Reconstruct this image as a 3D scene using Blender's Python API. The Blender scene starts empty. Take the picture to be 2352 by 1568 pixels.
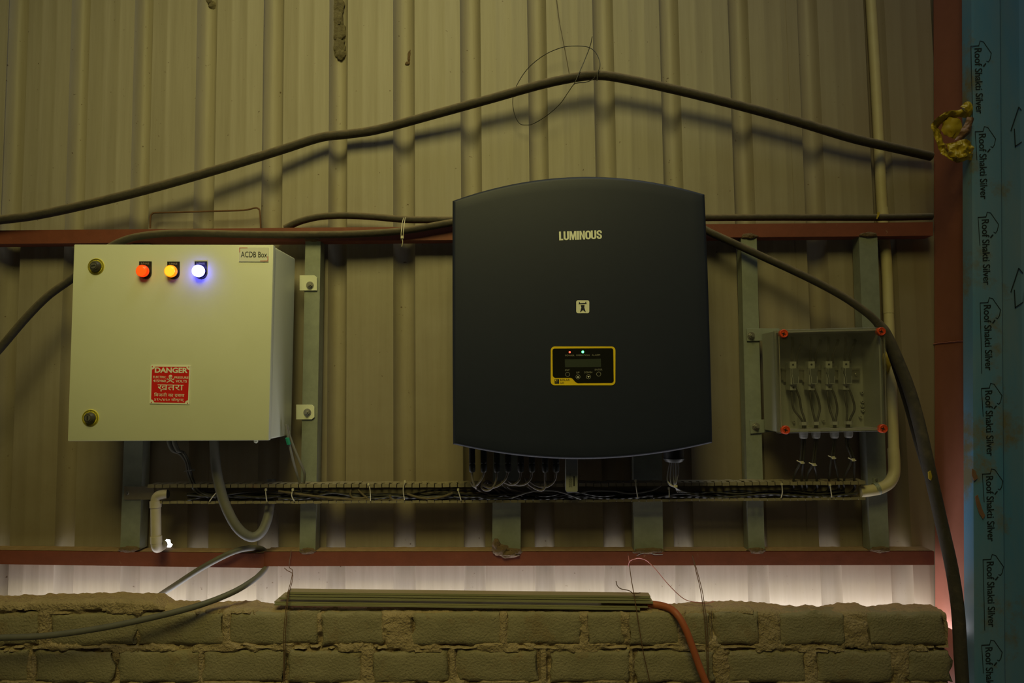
import bpy, bmesh, math, random
from mathutils import Vector, Matrix, noise

# ------------------------------------------------------------------ camera, world, lights, exposure
SC = bpy.context.scene
COL = SC.collection
W, H, F = 2352.0, 1568.0, 1550.0
CAM = Vector((0.0, -2.3, 1.5))
PITCH = math.atan(103.0 / F)
ROLL = -0.0123
YAW = 21.0 / F
RM = Matrix.Rotation(YAW, 3, 'Z') @ Matrix.Rotation(math.pi / 2 + PITCH, 3, 'X') @ Matrix.Rotation(ROLL, 3, 'Z')
cd = bpy.data.cameras.new('camera')
cam = bpy.data.objects.new('camera', cd)
COL.objects.link(cam)
cam.matrix_world = Matrix.Translation(CAM) @ RM.to_4x4()
cd.sensor_width = 36.0
cd.lens = F / W * 36.0
cd.clip_start = 0.02
SC.camera = cam

wd = bpy.data.worlds.new('world')
SC.world = wd
wd.use_nodes = True
bg = wd.node_tree.nodes['Background']
bg.inputs[0].default_value = (0.92, 0.96, 1.0, 1)       # overcast daylight outside the shed
bg.inputs[1].default_value = 2.0

SC.view_settings.view_transform = 'Standard'
SC.view_settings.look = 'None'
SC.view_settings.gamma = 1.0
SC.view_settings.use_curve_mapping = False
SC.view_settings.exposure = 0.0


def area(name, loc, target, size, size_y, energy, col, spread=math.pi):
    l = bpy.data.lights.new(name, 'AREA')
    l.shape = 'RECTANGLE'
    l.size, l.size_y = size, size_y
    l.energy = energy
    l.color = col
    l.spread = spread
    o = bpy.data.objects.new(name, l)
    COL.objects.link(o)
    o.location = loc
    o.rotation_euler = (Vector(target) - Vector(loc)).to_track_quat('-Z', 'Y').to_euler()
    return o


# the shed's own lamp, high up and well out in front of the wall, its reflector aimed at the middle of the cladding
area('shed_lamp', (-0.52, -2.9, 4.5), (-0.52, 0, 1.80), 1.9, 1.5, 14.0, (1.0, 0.905, 0.31), spread=math.radians(70))
# cool grey daylight from overhead, unseen source turned up as fill for right-facing sides
area('overhead_fill', (1.0, -0.9, 5.9), (-0.2, 0.0, 2.3), 2.0, 0.8, 22.0, (0.84, 0.94, 1.0))
# daylight rising through the slot between brick wall and cladding
area('slot_daylight', (-0.10, -0.058, 0.715), (-0.10, -0.050, 1.6), 3.3, 0.09, 6.5, (0.97, 0.97, 1.0))


# ------------------------------------------------------------------ helpers
def P(px, py, Y):
    d = RM @ Vector(((px - W / 2) / F, (H / 2 - py) / F, -1.0))
    t = (Y - CAM.y) / d.y
    return CAM + d * t


def PS(pts, Y=None):
    return [P(p[0], p[1], p[2] if len(p) > 2 else Y) for p in pts]


def sc_at(Y):
    return (Y - CAM.y) / F


MATS = {}


def M(name, c1, c2=None, rough=0.7, metal=0.0, scale=20.0, bump=0.0, bscale=None, stretch=(1, 1, 1),
      mid=0.5, width=0.25, c3=None, s3=6.0, t3=0.62, emit=None, estr=0.0, spec=0.5, bdist=0.004):
    m = bpy.data.materials.new(name)
    m.use_nodes = True
    nt = m.node_tree
    N, L = nt.nodes, nt.links
    b = N['Principled BSDF']
    b.inputs['Roughness'].default_value = rough
    b.inputs['Metallic'].default_value = metal
    b.inputs['Specular IOR Level'].default_value = spec
    b.inputs['Base Color'].default_value = (*c1, 1)
    if emit:
        b.inputs['Emission Color'].default_value = (*emit, 1)
        b.inputs['Emission Strength'].default_value = estr
    if c2 is None and not bump:
        MATS[name] = m
        return m
    g = N.new('ShaderNodeNewGeometry')
    mp = N.new('ShaderNodeMapping')
    mp.inputs['Scale'].default_value = stretch
    L.new(g.outputs['Position'], mp.inputs['Vector'])
    last = None
    if c2 is not None:
        n = N.new('ShaderNodeTexNoise')
        n.inputs['Scale'].default_value = scale
        n.inputs['Detail'].default_value = 6
        n.inputs['Roughness'].default_value = 0.65
        L.new(mp.outputs[0], n.inputs['Vector'])
        r = N.new('ShaderNodeMapRange')
        r.inputs['From Min'].default_value = mid - width
        r.inputs['From Max'].default_value = mid + width
        L.new(n.outputs['Fac'], r.inputs['Value'])
        mx = N.new('ShaderNodeMix')
        mx.data_type = 'RGBA'
        mx.inputs[6].default_value = (*c1, 1)
        mx.inputs[7].default_value = (*c2, 1)
        L.new(r.outputs[0], mx.inputs[0])
        last = mx.outputs[2]
        if c3 is not None:
            n3 = N.new('ShaderNodeTexNoise')
            n3.inputs['Scale'].default_value = s3
            n3.inputs['Detail'].default_value = 8
            n3.inputs['Roughness'].default_value = 0.7
            L.new(g.outputs['Position'], n3.inputs['Vector'])
            r3 = N.new('ShaderNodeMapRange')
            r3.inputs['From Min'].default_value = t3
            r3.inputs['From Max'].default_value = t3 + 0.1
            L.new(n3.outputs['Fac'], r3.inputs['Value'])
            m3 = N.new('ShaderNodeMix')
            m3.data_type = 'RGBA'
            L.new(r3.outputs[0], m3.inputs[0])
            L.new(last, m3.inputs[6])
            m3.inputs[7].default_value = (*c3, 1)
            last = m3.outputs[2]
        L.new(last, b.inputs['Base Color'])
    if bump:
        n2 = N.new('ShaderNodeTexNoise')
        n2.inputs['Scale'].default_value = bscale or scale * 3
        n2.inputs['Detail'].default_value = 5
        L.new(mp.outputs[0], n2.inputs['Vector'])
        bp = N.new('ShaderNodeBump')
        bp.inputs['Strength'].default_value = bump
        bp.inputs['Distance'].default_value = bdist
        L.new(n2.outputs['Fac'], bp.inputs['Height'])
        L.new(bp.outputs[0], b.inputs['Normal'])
    MATS[name] = m
    return m


def clear_plastic():
    m = bpy.data.materials.new('clear_plastic')
    m.use_nodes = True
    nt = m.node_tree
    N, L = nt.nodes, nt.links
    N.remove(N['Principled BSDF'])
    out = N['Material Output']
    tr = N.new('ShaderNodeBsdfTransparent')
    tr.inputs[0].default_value = (0.93, 0.93, 0.92, 1)
    gl = N.new('ShaderNodeBsdfGlossy')
    gl.inputs['Roughness'].default_value = 0.12
    df = N.new('ShaderNodeBsdfDiffuse')
    df.inputs[0].default_value = (0.45, 0.42, 0.36, 1)
    lw = N.new('ShaderNodeLayerWeight')
    lw.inputs[0].default_value = 0.5
    fr = N.new('ShaderNodeMath'); fr.operation = 'POWER'
    L.new(lw.outputs['Facing'], fr.inputs[0]); fr.inputs[1].default_value = 3.0
    n = N.new('ShaderNodeTexNoise')
    n.inputs['Scale'].default_value = 14
    n.inputs['Detail'].default_value = 6
    g = N.new('ShaderNodeNewGeometry')
    L.new(g.outputs['Position'], n.inputs['Vector'])
    r = N.new('ShaderNodeMapRange')
    r.inputs['From Min'].default_value = 0.35
    r.inputs['From Max'].default_value = 0.8
    r.inputs['To Min'].default_value = 0.03
    r.inputs['To Max'].default_value = 0.11
    L.new(n.outputs['Fac'], r.inputs['Value'])
    m1 = N.new('ShaderNodeMixShader')
    L.new(r.outputs[0], m1.inputs[0])
    L.new(tr.outputs[0], m1.inputs[1])
    L.new(df.outputs[0], m1.inputs[2])
    m2 = N.new('ShaderNodeMixShader')
    L.new(fr.outputs[0], m2.inputs[0])
    L.new(m1.outputs[0], m2.inputs[1])
    L.new(gl.outputs[0], m2.inputs[2])
    L.new(m2.outputs[0], out.inputs['Surface'])
    return m


# ---- geometry pieces: each returns (verts, faces)
def hexa(b4, t4):
    return (list(map(Vector, b4)) + list(map(Vector, t4)),
            [(0, 1, 2, 3), (7, 6, 5, 4), (0, 4, 5, 1), (1, 5, 6, 2), (2, 6, 7, 3), (3, 7, 4, 0)])


def box(x0, x1, y0, y1, z0, z1):
    return hexa([(x0, y0, z0), (x1, y0, z0), (x1, y0, z1), (x0, y0, z1)],
                [(x0, y1, z0), (x1, y1, z0), (x1, y1, z1), (x0, y1, z1)])


def quadbox(c, Y0, Y1):
    """box from four photo corners TL,TR,BR,BL lying on plane Y0, straight back to Y1"""
    f = PS(c, Y0)
    bk = [Vector((v.x, Y1, v.z)) for v in f]
    return hexa(f, bk)


def pxbox(x0, y0, x1, y1, Y0, Y1):
    return quadbox([(x0, y0), (x1, y0), (x1, y1), (x0, y1)], Y0, Y1)


def catmull(pts, n):
    if n <= 1 or len(pts) < 3:
        return list(pts)
    out = []
    q = [pts[0] * 2 - pts[1]] + list(pts) + [pts[-1] * 2 - pts[-2]]
    for i in range(1, len(q) - 2):
        a, b, c, d = q[i - 1], q[i], q[i + 1], q[i + 2]
        for k in range(n):
            t = k / n
            out.append(0.5 * ((2 * b) + (c - a) * t + (2 * a - 5 * b + 4 * c - d) * t * t + (3 * b - a - 3 * c + d) * t ** 3))
    out.append(pts[-1])
    return out


def tube(pts, r, n=5, seg=8, closed=False):
    pts = [Vector(p) for p in pts]
    c = catmull(pts, n)
    V, Fc = [], []
    t0 = (c[1] - c[0]).normalized()
    up = Vector((0, 1, 0)) if abs(t0.y) < 0.9 else Vector((1, 0, 0))
    nrm = (up - t0 * up.dot(t0)).normalized()
    for i, p in enumerate(c):
        if i == 0:
            t = (c[1] - c[0])
        elif i == len(c) - 1:
            t = (c[-1] - c[-2])
        else:
            t = (c[i + 1] - c[i - 1])
        if t.length < 1e-9:
            t = t0
        t.normalize()
        nrm = nrm - t * nrm.dot(t)
        if nrm.length < 1e-6:
            nrm = t.orthogonal()
        nrm.normalize()
        bi = t.cross(nrm)
        rr = r(i / (len(c) - 1)) if callable(r) else r
        for k in range(seg):
            a = 2 * math.pi * k / seg
            V.append(p + nrm * math.cos(a) * rr + bi * math.sin(a) * rr)
    for i in range(len(c) - 1):
        for k in range(seg):
            k2 = (k + 1) % seg
            Fc.append((i * seg + k, i * seg + k2, (i + 1) * seg + k2, (i + 1) * seg + k))
    Fc.append(tuple(range(seg - 1, -1, -1)))
    Fc.append(tuple((len(c) - 1) * seg + k for k in range(seg)))
    return V, Fc


def lathe(c, axis, prof, seg=20, cap=True):
    """prof: list of (radius, distance along axis)"""
    c = Vector(c)
    ax = Vector(axis).normalized()
    u = ax.orthogonal().normalized()
    v = ax.cross(u)
    V, Fc = [], []
    for r, d in prof:
        for k in range(seg):
            a = 2 * math.pi * k / seg
            V.append(c + ax * d + (u * math.cos(a) + v * math.sin(a)) * r)
    for i in range(len(prof) - 1):
        for k in range(seg):
            k2 = (k + 1) % seg
            Fc.append((i * seg + k, i * seg + k2, (i + 1) * seg + k2, (i + 1) * seg + k))
    if cap:
        Fc.append(tuple(range(seg - 1, -1, -1)))
        Fc.append(tuple((len(prof) - 1) * seg + k for k in range(seg)))
    return V, Fc


def cyl(a, b, r, seg=16):
    a, b = Vector(a), Vector(b)
    return lathe(a, b - a, [(r, 0), (r, (b - a).length)], seg)


def prism(pts, Y0, Y1):
    """polygon of photo points on plane Y0 extruded back to Y1"""
    f = PS(pts, Y0)
    n = len(f)
    V = f + [Vector((p.x, Y1, p.z)) for p in f]
    Fc = [tuple(range(n)), tuple(range(2 * n - 1, n - 1, -1))]
    for i in range(n):
        j = (i + 1) % n
        Fc.append((i, i + n, j + n, j))
    return V, Fc


def wprism(f, dy):
    n = len(f)
    f = [Vector(p) for p in f]
    V = f + [p + Vector((0, dy, 0)) for p in f]
    Fc = [tuple(range(n)), tuple(range(2 * n - 1, n - 1, -1))]
    for i in range(n):
        j = (i + 1) % n
        Fc.append((i, i + n, j + n, j))
    return V, Fc


def rrect(x0, y0, x1, y1, r, n=4):
    out = []
    for cx, cy, a0 in ((x1 - r, y0 + r, -90), (x1 - r, y1 - r, 0), (x0 + r, y1 - r, 90), (x0 + r, y0 + r, 180)):
        for k in range(n + 1):
            a = math.radians(a0 + 90 * k / n)
            out.append((cx + r * math.cos(a), cy + r * math.sin(a)))
    return out


WL = {}


def wloc(o):
    return WL.get(o.name, Vector((0, 0, 0)))


def put(name, pieces, mat, parent=None, smooth=None, bevel=0.0, bseg=2, kind=None, label=None):
    """pieces: (V,F) or list of them -> ONE mesh object"""
    if isinstance(pieces, tuple):
        pieces = [pieces]
    V, Fc = [], []
    for v, f in pieces:
        o = len(V)
        V += v
        Fc += [tuple(i + o for i in q) for q in f]
    xs = [v.x for v in V]; ys = [v.y for v in V]; zs = [v.z for v in V]
    ctr = Vector(((min(xs) + max(xs)) / 2, (min(ys) + max(ys)) / 2, (min(zs) + max(zs)) / 2 if parent else min(zs)))
    me = bpy.data.meshes.new(name)
    me.from_pydata([v - ctr for v in V], [], Fc)
    bm = bmesh.new()
    bm.from_mesh(me)
    bmesh.ops.recalc_face_normals(bm, faces=bm.faces)
    if bevel:
        ed = [e for e in bm.edges if len(e.link_faces) == 2 and e.calc_face_angle(0) > 0.6]
        bmesh.ops.bevel(bm, geom=ed, offset=bevel, segments=bseg, affect='EDGES', profile=0.5)
    bm.to_mesh(me)
    bm.free()
    if smooth is not None:
        for p in me.polygons:
            p.use_smooth = True
        me.set_sharp_from_angle(angle=math.radians(smooth))
    me.materials.append(mat)
    o = bpy.data.objects.new(name, me)
    COL.objects.link(o)
    WL[o.name] = ctr
    if parent:
        o.parent = parent
        o.location = ctr - wloc(parent)
    else:
        o.location = ctr
    if kind:
        o['kind'] = kind
    if label:
        o['label'] = label
    return o


def tag(o, label, cat, group=None):
    o['label'] = label
    o['category'] = cat
    if group:
        o['group'] = group
    return o


def thing(name, label, cat, loc, group=None):
    o = bpy.data.objects.new(name, None)
    COL.objects.link(o)
    o.location = loc
    o.empty_display_size = 0.05
    WL[o.name] = Vector(loc)
    if cat:
        tag(o, label, cat, group)
    return o


def text_vf(s, bold=0.0):
    c = bpy.data.curves.new('lettering', 'FONT')
    c.body = s
    c.resolution_u = 4
    c.offset = bold
    o = bpy.data.objects.new('lettering', c)
    COL.objects.link(o)
    dg = bpy.context.evaluated_depsgraph_get()
    me = bpy.data.meshes.new_from_object(o.evaluated_get(dg))
    V = [v.co.copy() for v in me.vertices]
    Fc = [tuple(p.vertices) for p in me.polygons]
    bpy.data.objects.remove(o)
    bpy.data.curves.remove(c)
    bpy.data.meshes.remove(me)
    return V, Fc


def text(s, tl, tr, bl, Y, bold=0.0, surf=None, off=0.0006):
    """lettering fitted into the photo parallelogram tl,tr,bl on plane Y"""
    V, Fc = text_vf(s, bold)
    x0 = min(v.x for v in V); x1 = max(v.x for v in V)
    y0 = min(v.y for v in V); y1 = max(v.y for v in V)
    a, b, c = P(*tl, Y), P(*tr, Y), P(*bl, Y)
    out = []
    for v in V:
        u = (v.x - x0) / (x1 - x0)
        w = (y1 - v.y) / (y1 - y0)
        p = a + (b - a) * u + (c - a) * w
        p.y = (surf(p.x, p.z) if surf else Y) - off
        out.append(p)
    return out, Fc


def onto(vf, surf, off):
    V, Fc = vf
    y0 = min(v.y for v in V)
    return [Vector((v.x, surf(v.x, v.z) - off + (0.0004 if v.y > y0 + 1e-6 else 0.0), v.z)) for v in V], Fc


# ------------------------------------------------------------------ materials
def cladding_material():
    m = M('cladding_paint', (0.385, 0.34, 0.275), (0.31, 0.27, 0.21), rough=0.55, scale=9.0, stretch=(5, 1, 0.22), mid=0.5, width=0.22,
          c3=(0.20, 0.16, 0.10), s3=16.0, t3=0.69, bump=0.08, bscale=30)
    nt = m.node_tree
    N, L = nt.nodes, nt.links
    b = N['Principled BSDF']
    base = b.inputs['Base Color'].links[0].from_socket
    g = N.new('ShaderNodeNewGeometry')
    # scattered small dirt specks
    n = N.new('ShaderNodeTexNoise')
    n.inputs['Scale'].default_value = 75
    n.inputs['Detail'].default_value = 3
    L.new(g.outputs['Position'], n.inputs['Vector'])
    r = N.new('ShaderNodeMapRange')
    r.inputs['From Min'].default_value = 0.70
    r.inputs['From Max'].default_value = 0.76
    L.new(n.outputs['Fac'], r.inputs['Value'])
    mx = N.new('ShaderNodeMix')
    mx.data_type = 'RGBA'
    L.new(r.outputs[0], mx.inputs[0])
    L.new(base, mx.inputs[6])
    mx.inputs[7].default_value = (0.12, 0.08, 0.05, 1)
    # darker brown tone, broken up by noise, growing towards the column
    sx = N.new('ShaderNodeSeparateXYZ')
    L.new(g.outputs['Position'], sx.inputs[0])
    n4 = N.new('ShaderNodeTexNoise')
    n4.inputs['Scale'].default_value = 3.0
    n4.inputs['Detail'].default_value = 6
    L.new(g.outputs['Position'], n4.inputs['Vector'])
    ad = N.new('ShaderNodeMath'); ad.operation = 'MULTIPLY_ADD'
    L.new(n4.outputs['Fac'], ad.inputs[0]); ad.inputs[1].default_value = 1.1
    L.new(sx.outputs['X'], ad.inputs[2])
    r4 = N.new('ShaderNodeMapRange')
    r4.inputs['From Min'].default_value = 1.15
    r4.inputs['From Max'].default_value = 2.0
    r4.inputs['To Max'].default_value = 0.7
    L.new(ad.outputs[0], r4.inputs['Value'])
    m4 = N.new('ShaderNodeMix')
    m4.data_type = 'RGBA'
    L.new(r4.outputs[0], m4.inputs[0])
    L.new(mx.outputs[2], m4.inputs[6])
    m4.inputs[7].default_value = (0.27, 0.20, 0.13, 1)
    # darker brown tone, broken up by noise, growing towards the bottom of the sheets
    n5 = N.new('ShaderNodeTexNoise')
    n5.inputs['Scale'].default_value = 4.0
    n5.inputs['Detail'].default_value = 8
    n5.inputs['Roughness'].default_value = 0.68
    L.new(g.outputs['Position'], n5.inputs['Vector'])
    a5 = N.new('ShaderNodeMath'); a5.operation = 'MULTIPLY_ADD'
    L.new(n5.outputs['Fac'], a5.inputs[0]); a5.inputs[1].default_value = -1.5
    L.new(sx.outputs['Z'], a5.inputs[2])
    r5 = N.new('ShaderNodeMapRange')
    r5.inputs['From Min'].default_value = 1.42
    r5.inputs['From Max'].default_value = 0.20
    r5.inputs['To Max'].default_value = 0.75
    L.new(a5.outputs[0], r5.inputs['Value'])
    # that lower brown tone fades out again below the lower beam
    r6 = N.new('ShaderNodeMapRange')
    r6.inputs['From Min'].default_value = 0.95
    r6.inputs['From Max'].default_value = 1.02
    L.new(sx.outputs['Z'], r6.inputs['Value'])
    mu = N.new('ShaderNodeMath'); mu.operation = 'MULTIPLY'
    L.new(r5.outputs[0], mu.inputs[0]); L.new(r6.outputs[0], mu.inputs[1])
    m5 = N.new('ShaderNodeMix'); m5.data_type = 'RGBA'
    L.new(mu.outputs[0], m5.inputs[0])
    L.new(m4.outputs[2], m5.inputs[6])
    m5.inputs[7].default_value = (0.205, 0.155, 0.095, 1)
    L.new(m5.outputs[2], b.inputs['Base Color'])
    return m


mClad = cladding_material()
mRed = M('red_oxide_paint', (0.235, 0.062, 0.036), (0.17, 0.045, 0.028), rough=0.6, scale=14, c3=(0.33, 0.22, 0.15), s3=30, t3=0.64, bump=0.15, bscale=60)
mRedCol = M('red_oxide_column', (0.36, 0.125, 0.085), (0.28, 0.095, 0.06), rough=0.6, scale=7, c3=(0.12, 0.06, 0.04), s3=12, t3=0.66, bump=0.1, bscale=50)
mDust = M('dust_layer', (0.35, 0.23, 0.14), (0.25, 0.15, 0.09), rough=0.95, scale=40, bump=0.5, bscale=120)
mGalv = M('galvanized_steel', (0.35, 0.37, 0.32), (0.25, 0.27, 0.23), rough=0.5, metal=0.25, scale=25, c3=(0.24, 0.17, 0.10), s3=14, t3=0.66, bump=0.06)
mBrick = M('cement_brick', (0.35, 0.295, 0.195), (0.265, 0.23, 0.145), rough=0.95, scale=12, c3=(0.29, 0.22, 0.13), s3=9, t3=0.55, bump=1.0, bscale=150, bdist=0.0035)
mMortar = M('dusty_mortar', (0.50, 0.375, 0.24), (0.37, 0.28, 0.17), rough=0.97, scale=16, c3=(0.36, 0.26, 0.155), s3=5, t3=0.56, bump=1.0, bscale=140, bdist=0.0075)
mCab = M('cabinet_paint', (0.80, 0.81, 0.66), (0.75, 0.76, 0.60), rough=0.45, scale=5, c3=(0.30, 0.26, 0.18), s3=38, t3=0.74, bump=0.03, bscale=200)
mGasket = M('grey_gasket', (0.18, 0.18, 0.17), rough=0.8)
mNavy = M('dark_navy_plastic', (0.0185, 0.023, 0.050), (0.0165, 0.0205, 0.045), rough=0.5, scale=30, bump=0.05, bscale=700, spec=0.35)
mNavyB = M('dark_chassis', (0.03, 0.034, 0.038), rough=0.55)
mBlack = M('black_plastic', (0.018, 0.018, 0.018), rough=0.45)
mBlackGloss = M('black_gloss', (0.012, 0.012, 0.01), rough=0.2)
mScreen = M('dark_screen', (0.045, 0.055, 0.045), rough=0.3)
mYel = M('yellow_print', (0.95, 0.66, 0.01), rough=0.5)
mCream = M('cream_print', (0.88, 0.88, 0.76), rough=0.6)
mGreyPrint = M('grey_print', (0.30, 0.29, 0.24), rough=0.6)
mWhite = M('white_print', (0.90, 0.89, 0.80), rough=0.6)
mInk = M('black_ink', (0.02, 0.02, 0.02), rough=0.6)
mSignRed = M('sign_red', (0.72, 0.014, 0.012), rough=0.45)
mRedLine = M('red_line_print', (0.6, 0.05, 0.03), rough=0.6)
mYelRing = M('yellow_plate', (0.85, 0.72, 0.05), rough=0.45)
mKnob = M('worn_black_knob', (0.05, 0.045, 0.035), (0.09, 0.08, 0.06), rough=0.4, scale=60)
mChrome = M('dull_chrome', (0.5, 0.48, 0.42), rough=0.3, metal=0.8)
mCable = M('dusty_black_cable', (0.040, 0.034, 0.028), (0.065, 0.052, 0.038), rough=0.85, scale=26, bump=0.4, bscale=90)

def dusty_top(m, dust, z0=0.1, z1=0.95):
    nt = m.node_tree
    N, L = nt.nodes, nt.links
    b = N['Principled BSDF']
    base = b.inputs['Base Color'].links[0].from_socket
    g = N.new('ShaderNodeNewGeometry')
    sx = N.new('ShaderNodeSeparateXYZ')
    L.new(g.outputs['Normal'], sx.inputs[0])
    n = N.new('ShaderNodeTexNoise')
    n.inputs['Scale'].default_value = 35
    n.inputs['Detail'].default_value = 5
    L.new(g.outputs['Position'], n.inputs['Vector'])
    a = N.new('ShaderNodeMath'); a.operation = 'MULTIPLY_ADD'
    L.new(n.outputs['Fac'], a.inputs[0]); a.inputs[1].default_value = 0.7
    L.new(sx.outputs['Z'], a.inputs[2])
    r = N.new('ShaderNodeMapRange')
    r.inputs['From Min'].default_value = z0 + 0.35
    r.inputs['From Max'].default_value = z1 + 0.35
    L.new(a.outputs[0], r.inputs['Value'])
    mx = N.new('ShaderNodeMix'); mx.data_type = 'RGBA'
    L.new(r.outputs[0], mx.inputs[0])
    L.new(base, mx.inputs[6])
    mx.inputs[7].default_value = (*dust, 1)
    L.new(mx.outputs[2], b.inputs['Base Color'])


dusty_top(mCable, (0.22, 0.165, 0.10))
mCableG = M('grey_cable', (0.115, 0.11, 0.10), (0.155, 0.145, 0.125), rough=0.6, scale=22, bump=0.1)
mWire = M('black_wire', (0.028, 0.026, 0.024), (0.055, 0.048, 0.04), rough=0.55, scale=40)
mWireDust = M('dusty_wire', (0.16, 0.12, 0.08), (0.09, 0.07, 0.05), rough=0.85, scale=40)
mWireG = M('grey_wire', (0.22, 0.21, 0.20), rough=0.5)
mWireP = M('pale_lead', (0.20, 0.17, 0.15), (0.12, 0.10, 0.09), rough=0.6, scale=50)
mDuct = M('dusty_grey_duct', (0.30, 0.255, 0.185), (0.23, 0.19, 0.13), rough=0.75, scale=18, c3=(0.30, 0.20, 0.14), s3=10, t3=0.58)
mPVC = M('cream_pvc', (0.62, 0.54, 0.33), (0.55, 0.45, 0.24), rough=0.5, scale=12, c3=(0.30, 0.19, 0.09), s3=22, t3=0.66)
mPVC2 = M('grey_pvc', (0.55, 0.48, 0.38), (0.46, 0.39, 0.30), rough=0.5, scale=14)
mTie = M('white_nylon', (0.62, 0.56, 0.42), rough=0.5)
mTieB = M('dark_nylon', (0.10, 0.09, 0.08), rough=0.5)
mRust = M('rusty_wire', (0.17, 0.085, 0.045), (0.11, 0.055, 0.03), rough=0.9, scale=60)
mPink = M('pink_wire', (0.62, 0.22, 0.26), rough=0.5)
mHose = M('orange_hose', (0.50, 0.125, 0.05), (0.40, 0.11, 0.05), rough=0.55, scale=14)
mAlu = M('dusty_aluminium', (0.42, 0.40, 0.25), (0.34, 0.31, 0.18), rough=0.45, metal=0.3, scale=16, stretch=(0.3, 3, 3))
mJB = M('grey_enclosure', (0.42, 0.42, 0.38), rough=0.5)
mJBsc = M('orange_red_screw', (0.75, 0.075, 0.015), rough=0.45)
mClear = clear_plastic()
mRim = M('frosted_rim', (0.46, 0.45, 0.38), (0.36, 0.27, 0.19), rough=0.35, scale=30)
mFuse = M('pale_grey_fuse', (0.50, 0.50, 0.46), rough=0.5)
mFuseD = M('dark_grey_lever', (0.16, 0.165, 0.15), rough=0.5)
mGland = M('grey_gland', (0.48, 0.47, 0.45), rough=0.45)
mDongle = M('silver_dongle', (0.34, 0.34, 0.31), rough=0.4)
mBag = M('yellow_plastic_bag', (0.58, 0.42, 0.02), (0.42, 0.29, 0.02), rough=0.5, scale=30, c3=(0.25, 0.16, 0.03), s3=25, t3=0.60)
mBagB = M('brown_film', (0.30, 0.16, 0.10), (0.22, 0.11, 0.07), rough=0.6, scale=30)
mBlue = M('blue_film', (0.085, 0.27, 0.52), (0.21, 0.31, 0.42), rough=0.35, scale=3.5, stretch=(2.2, 1, 0.5), c3=(0.20, 0.185, 0.13), s3=4, t3=0.56)
mBlueInk = M('film_ink', (0.012, 0.02, 0.022), rough=0.6)
mMud = M('mud', (0.12, 0.075, 0.045), (0.17, 0.11, 0.065), rough=1.0, scale=50, bump=1.0, bscale=150)
mMudG = M('grey_mud', (0.22, 0.19, 0.12), (0.08, 0.06, 0.04), rough=1.0, scale=45, bump=1.0, bscale=120)
mGreenTape = M('green_tape', (0.02, 0.30, 0.18), rough=0.5)
mYelTape = M('yellow_tape', (0.55, 0.40, 0.03), (0.35, 0.24, 0.03), rough=0.7, scale=60)
mFloor = M('concrete_floor', (0.30, 0.29, 0.27), (0.22, 0.21, 0.19), rough=0.95, scale=6, bump=0.3)
mShed = M('shed_sheet', (0.30, 0.28, 0.21), (0.24, 0.22, 0.16), rough=0.7, scale=4)
mLR = M('lamp_red', (0.25, 0.02, 0.005), rough=0.3, emit=(1.0, 0.050, 0.002), estr=1.0)
mLY = M('lamp_amber', (0.3, 0.12, 0.005), rough=0.3, emit=(1.0, 0.27, 0.003), estr=1.2)
mLB = M('lamp_blue', (0.5, 0.6, 0.9), rough=0.3, emit=(0.105, 0.10, 1.0), estr=17.0)
mLRc = M('lamp_red_core', (0.25, 0.02, 0.005), rough=0.3, emit=(1.0, 0.085, 0.004), estr=1.25)
mLYc = M('lamp_amber_core', (0.3, 0.12, 0.005), rough=0.3, emit=(1.0, 0.46, 0.02), estr=1.5)
mLedR = M('led_red', (0.8, 0.1, 0.1), rough=0.3, emit=(1.0, 0.07, 0.035), estr=3.2)
mLedG = M('led_green', (0.1, 0.8, 0.2), rough=0.3, emit=(0.08, 1.0, 0.20), estr=5.0)

# ------------------------------------------------------------------ SETTING: shed shell
XL, XR, YB, ZT = -3.2, 2.3, -6.0, 6.2


def struct(name, pieces, mat, **k):
    return put(name, pieces, mat, kind='structure', **k)


struct('floor', box(XL, XR, YB, 0.10, -0.12, 0.0), mFloor)
struct('ceiling', box(XL, XR, YB, 0.10, ZT, ZT + 0.05), mShed)
struct('wall_left', box(XL - 0.06, XL, YB, 0.10, 0, ZT), mShed)
struct('wall_right', box(XR, XR + 0.06, YB, 0.10, 0, ZT), mShed)
struct('wall_rear', box(XL, XR, YB - 0.06, YB, 0, ZT), mShed)

# ---- back wall: trapezoidal cladding sheets
CH = [(7, 57), (156, 200), (303, 346), (448, 495), (600, 650), (755, 798), (903, 953), (1058, 1106), (1212, 1259), (1366, 1414),
      (1521, 1566), (1681, 1728), (1839, 1889), (1997, 2046)]
chx = [(P(a, 300, 0).x, P(b, 300, 0).x) for a, b in CH]
pitch = (chx[-1][0] - chx[0][0]) / (len(chx) - 1)
wch = sum(b - a for a, b in chx) / len(chx)
while chx[0][0] > XL + pitch:
    chx.insert(0, (chx[0][0] - pitch, chx[0][0] - pitch + wch))
while chx[-1][1] < XR - pitch:
    chx.append((chx[-1][0] + pitch, chx[-1][0] + pitch + wch))
DEP = 0.034
hole = P(385, 1250, 0.0)


def profile(i0, i1, last):
    """plan profile (x,y) covering channels i0..i1 and the pans after them"""
    pr = []
    for i in range(i0, i1 + 1):
        a, b = chx[i]
        w = b - a
        pr += [(a + w * t, DEP * h) for t, h in ((0, 0), (0.07, 0.36), (0.18, 0.76), (0.33, 0.96), (0.5, 1.0), (0.67, 0.96), (0.82, 0.76), (0.93, 0.36), (1, 0))]
        e = chx[i + 1][0] if i + 1 < len(chx) else XR
        pw = e - b
        for t in (0.33, 0.67):
            c = b + pw * t
            pr += [(c - 0.008, 0.0), (c - 0.003, -0.0010), (c + 0.003, -0.0010), (c + 0.008, 0.0)]
    return pr


wall_back = thing('wall_back', None, None, (0, 0, 0.52))
wall_back['kind'] = 'structure'


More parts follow.
